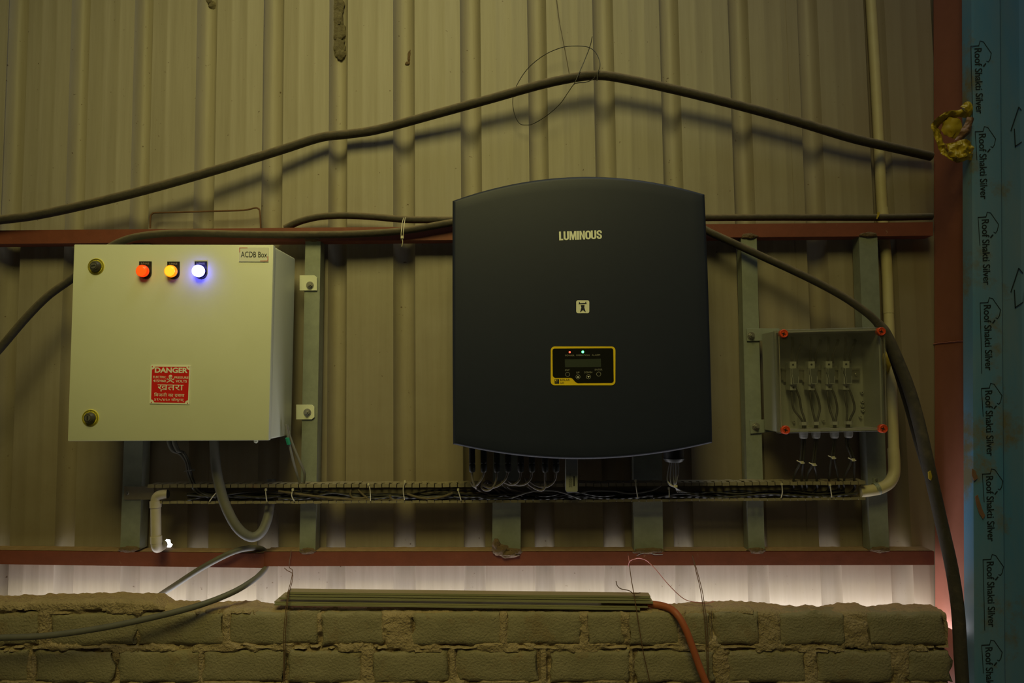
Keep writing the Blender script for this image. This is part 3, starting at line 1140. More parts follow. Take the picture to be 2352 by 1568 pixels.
itl, itm, itr = P(1038, 458, YI), P(1345, 401, YI), P(1622, 443, YI)
ibl, ibm, ibr = P(1039, 1021, YI), P(1340, 1056, YI), P(1640, 1018, YI)
BUL = 0.011


def inv_lr(w):
    return (itl.x + (ibl.x - itl.x) * w, itr.x + (ibr.x - itr.x) * w)


def inv_tz(u):
    x = itl.x + (itr.x - itl.x) * u
    return arc3(x, ((itl.x, itl.z), (itm.x, itm.z), (itr.x, itr.z)))


def inv_bz(u):
    x = ibl.x + (ibr.x - ibl.x) * u
    return arc3(x, ((ibl.x, ibl.z), (ibm.x, ibm.z), (ibr.x, ibr.z)))


zc_i = (itm.z + ibm.z) / 2
zh_i = (itm.z - ibm.z) / 2


def inv_y(x, z):
    v = (z - zc_i) / zh_i
    return YI + BUL * v * v * abs(v) ** 0.3


def inv_front():
    R = 0.012
    def params(L):
        e = [0, 0.0008, 0.0025, 0.005, 0.008, R]
        n = 26
        mid = [R + (L - 2 * R) * k / n for k in range(1, n)]
        return [q / L for q in e] + [q / L for q in mid] + [1 - q / L for q in reversed(e)]
    us = params(0.78); ws = params(0.85)
    V, Fc = [], []
    for w in ws:
        xl_, xr_ = inv_lr(w)
        for u in us:
            x = xl_ + (xr_ - xl_) * u
            zt, zb = inv_tz(u), inv_bz(u)
            z = zt + (zb - zt) * w
            ed = min(u * 0.78, (1 - u) * 0.78, w * 0.85, (1 - w) * 0.85)
            y = inv_y(x, z)
            if ed < R:
                y += R - math.sqrt(max(0, R * R - (R - ed) ** 2))
            V.append(Vector((x, y, z)))
    n, m = len(us), len(ws)
    for j in range(m - 1):
        for i in range(n - 1):
            Fc.append((j * n + i, j * n + i + 1, (j + 1) * n + i + 1, (j + 1) * n + i))
    # skirt back to YIM
    ring = [i for i in range(n)] + [j * n + n - 1 for j in range(1, m)] + [(m - 1) * n + i for i in range(n - 2, -1, -1)] + [j * n for j in range(m - 2, 0, -1)]
    o = len(V)
    for r in ring:
        V.append(Vector((V[r].x, YIM, V[r].z)))
    k = len(ring)
    for i in range(k):
        j = (i + 1) % k
        Fc.append((ring[i], o + i, o + j, ring[j]))
    Fc.append(tuple(o + i for i in range(k)))
    return V, Fc


put('cover', inv_front(), mNavy, inv, smooth=50)
xs_ = [0.05 + 0.9 * k / 12 for k in range(13)]
ch = [Vector((itl.x + (itr.x - itl.x) * u, YIM, inv_tz(u) - 0.035)) for u in xs_] + [Vector((ibl.x + (ibr.x - ibl.x) * u, YIM, inv_bz(u) + 0.045)) for u in reversed(xs_)]
put('chassis', wprism(ch, YIB - YIM), mNavyB, inv)
put('heat_sink', [box(ch[0].x + 0.10 + 0.03 * k, ch[0].x + 0.104 + 0.03 * k, YIB - 0.001, -0.066, zc_i - 0.25, zc_i + 0.25) for k in range(17)], mNavyB, inv)
# lettering and emblem
ub = dict(surf=inv_y)
def ribbon2(pts, w, closed=False):
    """flat mitred stroke in letter space"""
    n = len(pts)
    L_, R_ = [], []
    for i in range(n):
        a = Vector(pts[i - 1]) if (i > 0 or closed) else None
        b = Vector(pts[i])
        c = Vector(pts[(i + 1) % n]) if (i < n - 1 or closed) else None
        d1 = (b - a).normalized() if a is not None else (c - b).normalized()
        d2 = (c - b).normalized() if c is not None else d1
        n1 = Vector((-d1.y, d1.x)); n2 = Vector((-d2.y, d2.x))
        m = (n1 + n2)
        m = m / max(0.35, m.length_squared) * 2 if m.length_squared > 1e-6 else n1
        L_.append(b + m * w / 2); R_.append(b - m * w / 2)
    V = L_ + R_
    Fc = [(i, n + i, n + (i + 1) % n, (i + 1) % n) for i in range(n if closed else n - 1)]
    return V, Fc


def arc2(cx, cy, rx, ry, a0, a1, k=8):
    return [(cx + rx * math.cos(math.radians(a0 + (a1 - a0) * i / k)), cy + ry * math.sin(math.radians(a0 + (a1 - a0) * i / k))) for i in range(k + 1)]


q = 0.17
def let_u(x):
    return [ribbon2([(x + 0.085, 1), (x + 0.085, 0.26)] + arc2(x + 0.25, 0.26, 0.165, 0.175, 180, 360)[1:-1] + [(x + 0.415, 0.26), (x + 0.415, 1)], q)]


def poly2(pts):
    return ([Vector(p) for p in pts], [tuple(range(len(pts)))])


word = [poly2([(0, 0), (0.38, 0), (0.38, 0.17), (0.18, 0.17), (0.18, 1), (0, 1)])]
word += let_u(0.42)
x = 0.97
word += [poly2([(x, 0), (x + 0.15, 0), (x + 0.15, 1), (x, 1)]), poly2([(x + 0.50, 0), (x + 0.65, 0), (x + 0.65, 1), (x + 0.50, 1)]),
         poly2([(x + 0.15, 1), (x + 0.15, 0.55), (x + 0.27, 0), (x + 0.325, 0), (x + 0.325, 0.45), (x + 0.20, 1)]), poly2([(x + 0.325, 0), (x + 0.38, 0), (x + 0.50, 0.55), (x + 0.50, 1), (x + 0.45, 1), (x + 0.325, 0.45)])]
word.append(poly2([(1.67, 0), (1.85, 0), (1.85, 1), (1.67, 1)]))
x = 1.90
word += [poly2([(x, 0), (x + 0.16, 0), (x + 0.16, 1), (x, 1)]), poly2([(x + 0.34, 0), (x + 0.50, 0), (x + 0.50, 1), (x + 0.34, 1)]), poly2([(x + 0.16, 1), (x + 0.16, 0.62), (x + 0.34, 0), (x + 0.34, 0.38)])]
word.append(ribbon2(arc2(2.70, 0.70, 0.175, 0.215, 0, 180) + arc2(2.70, 0.30, 0.175, 0.215, 180, 360), q, True))
word += let_u(2.96)
word.append(ribbon2([(3.90, 0.66), (3.90, 0.76)] + arc2(3.74, 0.76, 0.16, 0.16, 0, 180)[1:] + [(3.58, 0.68), (3.63, 0.57), (3.85, 0.43), (3.90, 0.32)] + arc2(3.74, 0.25, 0.16, 0.165, 0, -180)[1:] + [(3.58, 0.36)], q * 0.95))
lv = []
for V, Fc in word:
    out = []
    for v in V:
        u = v.x / 3.985
        p = P(1284 + 98.5 * u + 0.5 * (1 - v.y), 531.2 - 3.4 * u + (1 - v.y) * 20.3, YI)
        out.append(Vector((p.x, inv_y(p.x, p.z) - 0.0007, p.z)))
    lv.append((out, Fc))
lt = put('lettering', lv, mCream, inv)
em = put('emblem', onto(prism(rrect(1323.5, 689.5, 1353.5, 719, 4), YI, YI + 0.0001), inv_y, 0.0007), mCream, inv, label='small cream square emblem with a dark figure')
fig = [prism(p, YI, YI + 0.0001) for p in (
    [(1329.5, 695.5), (1330.5, 692.5), (1333, 696.2), (1343.5, 695.8), (1345.8, 691.8), (1346.5, 695), (1347.5, 697.8), (1329, 698.4)],
    [(1333.5, 700.5), (1342.5, 700.2), (1342, 706), (1345.5, 716.5), (1342, 714.5), (1338.8, 711.8), (1335.2, 715), (1332.3, 717), (1335.2, 706)])]
put('emblem_figure', [onto(q, inv_y, 0.0012) for q in fig], mNavy, em)

# display panel
pc_ = P(1339, 840, YI)
pg_ = (inv_y(pc_.x, pc_.z + 0.05) - inv_y(pc_.x, pc_.z - 0.05)) / 0.1


def pan_y(x, z):
    return inv_y(pc_.x, pc_.z) - 0.0004 + pg_ * (z - pc_.z)


dp = put('display_panel', onto(prism(rrect(1265, 795.5, 1413.5, 884.5, 9, 5), YI, YI + 0.0001), pan_y, 0.0010), mYel, inv, label='control panel with a thick yellow frame')
face = [(1408.5 - 5 + 5 * math.cos(math.radians(a)), 799.5 + 5 + 5 * math.sin(math.radians(a))) for a in (-90, -60, -30, 0)]
face += [(1409.5 - 5 + 5 * math.cos(math.radians(a)), 879 - 5 + 5 * math.sin(math.radians(a))) for a in (0, 30, 60, 90)]
face += [(1327, 879.6), (1323, 878), (1319, 874), (1314, 868.5), (1310, 867.3), (1275, 867.5), (1271, 865.5), (1269.5, 862), (1268.8, 806)]
face += [(1273.8 - 5 * math.cos(math.radians(a)), 805.3 - 5 * math.sin(math.radians(a))) for a in (30, 60, 90)]
put('panel_face', onto(prism(face, YI, YI + 0.0001), pan_y, 0.0015), mBlackGloss, dp)
put('screen', onto(prism([(1297, 825), (1380, 823.5), (1380.5, 842.5), (1298, 843.5)], YI, YI + 0.0001), pan_y, 0.0019), mScreen, dp)


def dtext(s, x0, y0, x1, y1, bold=0.0, dy=-0.8):
    return text(s, (x0, y0), (x1, y0 + dy * 0.3), (x0, y1), YI, bold=bold, surf=pan_y, off=0.0020)


for wd_ in (('POWER', 1298, 814.5, 1319, 818.2), ('OPERATION', 1323, 814, 1354, 817.6), ('ALARM', 1359, 813.5, 1378, 817.0), ('ESC', 1298, 848, 1308.5, 852),
            ('UP', 1323.5, 853.5, 1331, 857.5), ('DOWN', 1342, 853, 1360, 857), ('ENTER', 1366, 846.8, 1383.5, 850.6)):
    put('lettering', dtext(*wd_), mGreyPrint, dp)
put('lettering', dtext('SOLAR', 1286.5, 870, 1308.5, 874.4), mInk, dp)
put('lettering', dtext('NXI', 1286.5, 877.2, 1295.5, 881), mInk, dp)


def ring_px(cx, cy, r0, r1, n=20):
    V = []
    for k in range(n):
        a = 2 * math.pi * k / n
        V.append(P(cx + r0 * math.cos(a), cy + r0 * math.sin(a), YI)); V.append(P(cx + r1 * math.cos(a), cy + r1 * math.sin(a), YI))
    Fc = [(2 * k, 2 * ((k + 1) % n), 2 * ((k + 1) % n) + 1, 2 * k + 1) for k in range(n)]
    return V, Fc


for (bx_, by_, kind) in ((1303.5, 859.5, 0), (1327.5, 865.2, 1), (1351.5, 865, 2), (1375, 858.8, 0)):
    c = P(bx_, by_, YI)
    y_ = pan_y(c.x, c.z)
    bt = put('push_button', lathe(Vector((c.x, y_ - 0.0014, c.z)), (0, -1, 0), [(4.6 * s_, 0), (4.6 * s_, 0.0008)], 20), mBlackGloss, dp)
    put('button_ring', onto(ring_px(bx_, by_, 4.4, 5.3), pan_y, 0.0026), mGreyPrint, bt)
    if kind:
        d = -1 if kind == 1 else 1
        put('arrow', onto(prism([(bx_ - 2.8, by_ - d * 1.6), (bx_ + 2.8, by_ - d * 1.6), (bx_, by_ + d * 2.2)], YI, YI + 0.0001), pan_y, 0.0027), mCream, bt)
c = P(1279, 875.5, YI)
put('sun_badge', onto(prism(rrect(1273.7, 870.3, 1284.3, 880.8, 1.2), YI, YI + 0.0001), pan_y, 0.0014), mInk, dp)
put('sun_mark', [onto(prism(p, YI, YI + 0.0001), pan_y, 0.0019) for p in (
    [(1275, 871.4), (1278, 871.4), (1277, 874), (1275, 875)], [(1279, 872), (1280.5, 871.6), (1279.6, 873.2)], [(1278.8, 874.5), (1280.8, 874), (1279.3, 875.6)],
    [(1277.6, 875.5), (1278.3, 878), (1276.9, 876.4)], [(1275.3, 876), (1276, 877.9), (1275, 877.3)])], mYel, dp)


def led(px, py, mat, r, lb):
    c = P(px, py, YI)
    put('led', lathe(Vector((c.x, pan_y(c.x, c.z) - 0.0012, c.z)), (0, -1, 0), [(r * s_, 0), (r * s_, 0.001), (r * 0.5 * s_, 0.0022)], 14), mat, dp, label=lb, smooth=60)


led(1308.5, 808.5, mLedR, 2.2, 'small red glowing diode')
led(1338.5, 808, mLedG, 2.9, 'small green glowing diode')

# connectors under the inverter, each a part
YK = -0.185
CX = [1084.5, 1111, 1141, 1167, 1196, 1222, 1252, 1277.5]
sk_ = sc_at(YK)
for i, x in enumerate(CX):
    zt = P(x, 1038, YK); zb = P(x, 1084, YK)
    c = Vector((zb.x, YK, zb.z))
    Hc = zt.z + 0.03 - zb.z
    prof = [(5.5 * sk_, 0), (7.4 * sk_, 0.004), (7.6 * sk_, 0.022), (6.6 * sk_, 0.0235), (6.6 * sk_, 0.028), (7.4 * sk_, 0.029), (7.2 * sk_, Hc)]
    put('plug_connector', lathe(c, (0, 0, 1), prof, 14), mBlack, inv, smooth=40)
c = P(1548, 1061, -0.19)
hg = P(1548, 1025, -0.19).z - c.z
sg = sc_at(-0.19)
put('cable_gland', lathe(c, (0, 0, 1), [(13 * sg, 0), (19 * sg, 0.0015), (23 * sg, 0.009), (24 * sg, 0.012), (22.5 * sg, 0.0125), (23 * sg, hg + 0.04)], 28), mBlack, inv, smooth=35, label='large black threaded gland')
# communication stick
YD = -0.215
dg = prism(rrect(1299.5, 1052, 1327, 1129.5, 3.5, 4), YD, YD + 0.030)
dgo = put('communication_stick', dg, mDongle, inv, bevel=0.0012, smooth=40, label='silver grey communication stick with printed label')
put('stick_plug', prism([(1306, 1030), (1326, 1030), (1326, 1056), (1300, 1058)], YD + 0.004, YD + 0.028), mBlack, dgo)
pr_ = []
for (x, y0, y1) in ((1307.5, 1100, 1119), (1309.3, 1087, 1118), (1311.2, 1098, 1118), (1313.7, 1100, 1119)):
    y = y0
    while y < y1:
        pr_ += bar2([(x, y), (x, min(y1, y + 2.6))], 0.9, YD - 0.0005)
        y += 4
put('small_print', pr_ + bar2([(1318.5, 1094), (1318.5, 1115)], 3.0, YD - 0.0005), mGreyPrint if False else mInk, dgo)

# ------------------------------------------------------------------ JUNCTION BOX (right)
YJ, YJB = -0.215, -0.078
jb = thing('junction_box', 'grey junction box with clear lid and four red corner screws', 'junction box', P(1910, 992, -0.15))
j4 = [(1784, 757), (2034, 750.5), (2041, 990), (1791, 995)]
jq = PS(j4, YJ)
jb_in = 0.006


def insetq(q, d, Y):
    return [Vector((q[0].x + d, Y, q[0].z - d)), Vector((q[1].x - d, Y, q[1].z - d)), Vector((q[2].x - d, Y, q[2].z + d)), Vector((q[3].x + d, Y, q[3].z + d))]


def tray(q, dO, dI, Yf, Yb, tb):
    o1, o2 = insetq(q, dO, Yf), insetq(q, dO, Yb)
    i1, i2 = insetq(q, dI, Yf), insetq(q, dI, Yb - tb)
    V = o1 + o2 + i1 + i2
    Fc = [(4, 5, 6, 7), (12, 15, 14, 13)]
    for k in range(4):
        l = (k + 1) % 4
        Fc += [(k, k + 4, l + 4, l), (8 + k, 8 + l, 12 + l, 12 + k), (k, l, 8 + l, 8 + k)]
    return V, Fc


put('body', tray(jq, 0.003, 0.008, YJ + 0.028, YJB, 0.005), mJB, jb)
lid = tray(jq, 0.0, 0.0028, YJ, YJ, 0.0)
o1 = insetq(jq, 0.0, YJ); o2 = insetq(jq, 0.0, YJ + 0.030); i1 = insetq(jq, 0.003, YJ + 0.003); i2 = insetq(jq, 0.003, YJ + 0.030)
V = o1 + o2 + i1 + i2
Fc = [(0, 1, 2, 3), (8, 11, 10, 9)]
for k in range(4):
    l = (k + 1) % 4
    Fc += [(k, k + 4, l + 4, l), (8 + k, 8 + l, 12 + l, 12 + k), (4 + k, 12 + k, 12 + l, 4 + l)]
lido = put('clear_lid', (V, Fc), mClear, jb, label='clear plastic lid')
# bright lid rim ridges
for nme, pa, pb in (('lid_rim', (1797, 985.5), (2030, 982.5)), ('lid_rim', (1795, 763.5), (2024, 758)), ('lid_rim', (1789, 772), (1795, 982)), ('lid_rim', (2030.5, 766), (2036.5, 978))):
    put(nme, tube([P(*pa, YJ + 0.006), P(*pb, YJ + 0.006)], 0.0014, n=1, seg=6), mRim, lido)
sj = sc_at(YJ)
for (x, y) in ((1800, 766), (2024, 761), (1804.5, 987), (2028.5, 984)):
    c = P(x, y, YJ)
    sc_ = put('lid_screw', lathe(c, (0, -1, 0), [(9.6 * sj, -0.012), (9.6 * sj, 0.003), (8.6 * sj, 0.0045), (7.5 * sj, 0.0045), (7.0 * sj, 0.0035)], 20), mJBsc, jb, smooth=40, label='orange red corner screw')
    put('cross_slot', bar2([(x - 4, y - 1), (x + 4, y + 1)], 1.8, YJ - 0.005) + bar2([(x + 1, y - 4), (x - 1, y + 4)], 1.8, YJ - 0.005), mInk, sc_)
# mounting lugs
lug(jb, [(1714, 754), (1790, 754), (1790, 782), (1716, 783)], -0.068, (1725, 771), mat=mGalv)
lug(jb, [(1722, 965), (1792, 961), (1792, 990), (1724, 996)], -0.068, (1736, 979), mat=mGalv)
# DIN rail and fuse holders
YR0 = YJB - 0.012
put('din_rail', [pxbox(1796, 846, 1975, 850, YR0 - 0.004, YR0 + 0.006), pxbox(1796, 850, 1975, 868, YR0, YR0 + 0.006), pxbox(1796, 868, 1975, 872, YR0 - 0.004, YR0 + 0.006)], mChrome, jb)
for (x, y) in ((1802, 874), (1845, 874), (1888, 874), (1928, 874), (1966, 860)):
    put('rail_screw', lathe(P(x, y, YR0 - 0.002), (0, -1, 0), [(3.4 * sj, 0), (3.0 * sj, 0.003)], 10), mChrome, jb)
for (hx, hy) in ((1978, 901), (1979, 922), (1979, 932), (1980, 942), (1975, 957), (1890, 966), (1822, 968)):
    put('screw_boss', lathe(P(hx, hy, YJB - 0.006), (0, -1, 0), [(3.6 * sj, 0), (3.4 * sj, 0.008), (1.6 * sj, 0.008), (1.5 * sj, 0.001)], 12), mJB, jb, smooth=30)
FX = [1821.5, 1864, 1904, 1943.5]
YFz = -0.140
for i, x in enumerate(FX):
    dx = x
    y0 = 830.5 - (i * 0.4)
    fo = put('fuse_holder', [pxbox(dx - 7, y0, dx + 7.5, y0 + 65, YFz + 0.012, YR0 - 0.004), pxbox(dx - 5, y0 + 15, dx + 9, y0 + 53, YFz, YFz + 0.014)], mFuse, jb, bevel=0.0008, bseg=1)
    put('terminal_cap', pxbox(dx - 7.5, y0 - 0.5, dx + 7.5, y0 + 14.5, YFz + 0.008, YFz + 0.02), mFuse, fo)
    put('terminal_cap', pxbox(dx - 6.5, y0 + 53, dx + 7.5, y0 + 65.5, YFz + 0.008, YFz + 0.02), mFuse, fo)
    for (tx, ty) in ((dx, y0 + 7), (dx + 0.8, y0 + 59)):
        put('terminal_screw', lathe(P(tx, ty, YFz + 0.008), (0, -1, 0), [(2.4 * sj, 0), (2.4 * sj, 0.0006)], 12), mInk, fo)
    put('lever', prism([(dx - 2, y0 + 16), (dx + 13.5, y0 + 15), (dx + 13.5, y0 + 36), (dx + 12, y0 + 50), (dx, y0 + 50), (dx - 0.5, y0 + 37), (dx - 2.5, y0 + 28)], YFz - 0.008, YFz + 0.004), mFuseD, fo)
    put('lever_edge', bar2([(dx - 2, y0 + 15), (dx - 2.5, y0 + 28), (dx - 0.2, y0 + 38), (dx + 0.3, y0 + 51), (dx + 13, y0 + 50.5), (dx + 13, y0 + 34)], 1.3, YFz - 0.0085), mFuse, fo)
    # supply leads looping back above the holder
    for k, ddx in enumerate((-5, 17)):
        top = y0 - 58 + 6 * k
        put('inner_lead', tube(PS([(dx + ddx * 0.5, y0 + 4, YFz + 0.018), (dx + ddx * 0.55, y0 - 14, YFz + 0.012), (dx + ddx * 0.8 + 3, y0 - 34, YFz + 0.008), (dx + ddx + 4, top + 6, YFz + 0.025), (dx + ddx + 3, top + 3, YJB - 0.014)]), 0.0042, n=5, seg=8), mWire, jb, smooth=60)
# glands in the floor of the box
GX = [(1846, 1000), (1874.5, 999.5), (1917, 999), (1949, 998)]
YG = -0.150
sgj = sc_at(YG)
for (x, y) in GX:
    top = P(x, y - 12, YG); b = P(x, y + 7, YG)
    put('cable_gland', lathe(b, (0, 0, 1), [(6.5 * sgj, 0), (8.6 * sgj, 0.003), (9.2 * sgj, 0.008), (8.8 * sgj, 0.0085), (9.6 * sgj, 0.010), (9.6 * sgj, top.z - b.z)], 16), mGland, jb, smooth=35)
    put('gland_nut', lathe(P(x, y - 24, YG), (0, 0, 1), [(9.5 * sgj, 0), (9.5 * sgj, 0.010)], 6), mGland, jb)

# ------------------------------------------------------------------ slotted wiring duct
YU, YUB = -0.125, -0.0665
duct = thing('wiring_duct', 'long dusty slotted wiring duct running under the cabinet, inverter and junction box', 'wiring duct', P(1160, 1155, -0.09))
dl = (338, 1119, 1155.5)
dr = (1988, 1111.5, 1146.0)


def dpt(px, top):
    t = (px - dl[0]) / (dr[0] - dl[0])
    y = (dl[1] + (dr[1] - dl[1]) * t) if top else (dl[2] + (dr[2] - dl[2]) * t)
    y += 2.0 * math.sin(math.pi * t) * (1 if t < 0.75 else 1)
    return y


NF = 95
fp = (dr[0] - dl[0]) / NF
a0, a1 = P(dl[0], dl[1], YU), P(dr[0], dr[1], YU)
b0_, b1_ = P(dl[0], dl[2], YU), P(dr[0], dr[2], YU)
put('back_plate', hexa([(a0.x, YUB - 0.002, b0_.z), (a1.x, YUB - 0.002, b1_.z), (a1.x, YUB - 0.002, a1.z + 0.004), (a0.x, YUB - 0.002, a0.z + 0.004)],
                       [(a0.x, YUB, b0_.z), (a1.x, YUB, b1_.z), (a1.x, YUB, a1.z + 0.004), (a0.x, YUB, a0.z + 0.004)]), mDuct, duct)
rnd = random.Random(4)
wf = fp * sc_at(YU)
dY = YUB - YU
# finger meshes shared by all fingers: tongue with wide lip
def finger_mesh(name, lip_up):
    g0, nk = 0.0020, 0.0042
    th = 0.0016
    sg = 1 if lip_up else -1
    pcs = [box(-wf / 2 + g0, wf / 2 - g0 * 0.4, 0, 0.012, -th, 0), box(-wf / 2 + nk + 0.0025, wf / 2 - nk, 0.012, 0.030, -th, 0), box(-wf / 2, wf / 2, 0.030, dY, -th, 0)]
    if lip_up:
        pcs.append(box(-wf / 2 + g0, wf / 2 - g0 * 0.4, -0.0012, 0.0012, -0.0105, 0))
    else:
        pcs.append(box(-wf / 2 + g0, wf / 2 - g0 * 0.4, -0.0012, 0.0012, -th, 0.0065))
    V, Fc = [], []
    for v, f in pcs:
        o = len(V); V += v; Fc += [tuple(i + o for i in q) for q in f]
    me = bpy.data.meshes.new(name)
    me.from_pydata(V, [], Fc)
    bm = bmesh.new(); bm.from_mesh(me)
    bmesh.ops.recalc_face_normals(bm, faces=bm.faces)
    bm.to_mesh(me); bm.free()
    me.materials.append(mDuct)
    return me


ft, fb = finger_mesh('top_finger', True), finger_mesh('bottom_finger', False)
base = wloc(duct)
for k in range(NF):
    px = dl[0] + fp * (k + 0.5)
    for top in (True, False):
        if not top and px < 362:
            continue
        o = bpy.data.objects.new('duct_finger', ft if top else fb)
        COL.objects.link(o)
        o.parent = duct
        p = P(px, dpt(px, top), YU)
        o.location = Vector((p.x, YU, p.z + (0.0095 if top else 0.0))) - base + Vector((0, 0, rnd.uniform(-0.0007, 0.0007)))
        o.rotation_euler = (rnd.uniform(-0.02, 0.02), rnd.uniform(-0.03, 0.03), 0)
# mounting strip at the left end with its rivet
ms = put('mounting_strip', pxbox(285, 1117, 352, 1147, YUB + 0.0005, YUB + 0.003), mDuct, duct, label='flat metal strip at the left end')
put('rivet', lathe(P(292, 1132, YUB), (0, -1, 0), [(5 * sj, 0), (4 * sj, 0.003), (1.5 * sj, 0.003)], 12), mChrome, ms)

# wires lying in the duct
DW = 'wires lying in the slotted duct'
rw = random.Random(11)
def duct_wire(xa, xb, r, mat, zf0, zf1, Y0, amp=0.25, n=None):
    n = n or max(5, int((xb - xa) / 60))
    pts = []
    for k in range(n + 1):
        t = k / n
        px = xa + (xb - xa) * t
        f = zf0 + (zf1 - zf0) * t + rw.uniform(-amp, amp)
        f = min(0.86, max(0.14, f))
        yt, yb = dpt(px, True) + 4, dpt(px, False) - 3
        pts.append(P(px, yt + (yb - yt) * f, Y0 + rw.uniform(-0.006, 0.006)))
    o = put('wire', tube(pts, r, n=5, seg=6), mat, smooth=60)
    return tag(o, 'thin dark wire lying among the others inside the long slotted duct', 'wire', DW)


for k in range(9):
    xa = rw.choice([430, 470, 520, 640]); xb = rw.choice([1120, 1300, 1500, 1560])
    duct_wire(xa, xb, rw.choice([0.0024, 0.003, 0.0034]), mWire, rw.uniform(0.4, 0.8), rw.uniform(0.3, 0.8), -0.082 - 0.003 * k)
for k in range(9):
    xa = rw.choice([1080, 1150, 1250, 1500]); xb = rw.choice([1850, 1940, 1965, 1970])
    duct_wire(xa, xb, rw.choice([0.0024, 0.003, 0.0034]), mWire, rw.uniform(0.35, 0.85), rw.uniform(0.4, 0.8), -0.080 - 0.003 * k)
DWl = [([(640, 1128), (720, 1139), (790, 1146), (850, 1148)], 0.0042, 'dusty brown wire sloping along the duct bottom beside the cabinet post'),
       ([(806, 1124), (805, 1136), (812, 1143), (830, 1144), (845, 1142)], 0.0035, 'dusty wire bending in a hook inside the duct, left of the short straight one'),
       ([(822, 1124), (832, 1134), (848, 1148)], 0.0035, 'short dusty wire slanting across the duct beside the white tie'),
       ([(895, 1136), (898, 1145), (908, 1149), (928, 1147)], 0.0040, 'short bent dusty wire end in the duct below the cable tie'),
       ([(935, 1134), (960, 1142), (985, 1145), (1015, 1141), (1040, 1132)], 0.0038, 'dusty wire sagging in the duct between cable tie and inverter')]
for pts, r, lb in DWl:
    tag(put('wire', tube(PS(pts, -0.117), r, n=6, seg=8), mWireDust, smooth=60), lb, 'wire')
tag(put('wire', tube(PS([(1175, 1143), (1215, 1130), (1250, 1126), (1285, 1129), (1335, 1146)], -0.128), 0.0022, n=6, seg=8), mWireG, smooth=60), 'thin pale grey wire arching across the duct left of the communication stick', 'wire')
tag(put('wire', tube(PS([(1322, 1135), (1360, 1127), (1410, 1128), (1450, 1133), (1500, 1125), (1530, 1106)], -0.120), 0.002, n=6, seg=8), mWireG, smooth=60), 'thin grey wire running along the duct up to the big gland', 'wire')

# cable ties around the duct and bundles
TIES = [([(498, 1129), (488, 1141), (481, 1151)], 'white cable tie slanting in the duct beside the U shaped cable'),
        ([(610, 1125), (611, 1138), (613, 1152)], 'white cable tie upright in the duct below the right part of the cabinet'),
        ([(672, 1125), (670, 1138), (676, 1151)], 'white cable tie in the duct just left of the green taped leads'),
        ([(846, 1112), (850, 1125), (851, 1150)], 'cable tie in the duct with its tail up, left of the inverter'),
        ([(930, 1106), (926, 1124), (929, 1148)], 'cable tie in the duct with a knotted tail, nearer the inverter'),
        ([(1052, 1125), (1056, 1138), (1059, 1149)], 'cable tie in the duct below the left corner of the inverter'),
        ([(1460, 1104), (1462, 1125), (1465, 1143)], 'cable tie at the duct below the right wide post'),
        ([(1537, 1122), (1537, 1142)], 'short cable tie in the duct under the big gland'),
        ([(1796, 1112), (1797, 1130), (1794, 1143)], 'cable tie in the duct right of the post beside the junction box'),
        ([(1907, 1114), (1909, 1130), (1911, 1142)], 'cable tie in the duct below the third junction box gland')]
for pts, lb in TIES:
    t = thing('cable_tie', lb, 'cable tie', P(*pts[-1], -0.132))
    put('strap', tube(PS(pts, -0.131), 0.0016, n=4, seg=6), mTie, t, smooth=60)
    put('tie_head', pxbox(pts[0][0] - 2.2, pts[0][1] - 3, pts[0][0] + 2.2, pts[0][1] + 2, -0.1335, -0.128), mTie, t)

# ------------------------------------------------------------------ big cables
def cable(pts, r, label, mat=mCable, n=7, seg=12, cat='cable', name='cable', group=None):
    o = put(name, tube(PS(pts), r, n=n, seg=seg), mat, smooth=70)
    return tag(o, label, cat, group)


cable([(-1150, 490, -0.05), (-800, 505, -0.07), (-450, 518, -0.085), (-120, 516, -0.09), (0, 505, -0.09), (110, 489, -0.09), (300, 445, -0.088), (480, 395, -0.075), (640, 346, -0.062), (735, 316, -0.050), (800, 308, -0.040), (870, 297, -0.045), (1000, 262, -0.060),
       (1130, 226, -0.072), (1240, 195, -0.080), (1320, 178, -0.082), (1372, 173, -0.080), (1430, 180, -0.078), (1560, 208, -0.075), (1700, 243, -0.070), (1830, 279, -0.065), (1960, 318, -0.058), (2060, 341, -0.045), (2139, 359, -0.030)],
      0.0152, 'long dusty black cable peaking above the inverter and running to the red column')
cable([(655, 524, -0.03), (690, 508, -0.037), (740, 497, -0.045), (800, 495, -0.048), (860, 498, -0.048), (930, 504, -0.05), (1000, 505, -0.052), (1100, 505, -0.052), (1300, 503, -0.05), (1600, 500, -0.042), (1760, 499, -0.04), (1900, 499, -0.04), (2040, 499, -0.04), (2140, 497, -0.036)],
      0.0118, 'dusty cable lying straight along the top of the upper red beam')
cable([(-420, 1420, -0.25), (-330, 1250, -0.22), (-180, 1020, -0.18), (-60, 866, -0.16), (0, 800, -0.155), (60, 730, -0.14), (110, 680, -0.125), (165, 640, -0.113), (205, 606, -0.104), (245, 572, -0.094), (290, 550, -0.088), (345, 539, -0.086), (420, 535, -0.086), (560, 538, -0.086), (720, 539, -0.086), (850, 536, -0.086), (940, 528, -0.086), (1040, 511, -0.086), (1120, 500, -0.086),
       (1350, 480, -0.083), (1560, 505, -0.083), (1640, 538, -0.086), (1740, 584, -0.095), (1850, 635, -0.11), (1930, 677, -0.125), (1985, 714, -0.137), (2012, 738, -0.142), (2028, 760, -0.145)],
      0.0122, 'grey black cable passing behind the cream cabinet, over the beam and behind the inverter')
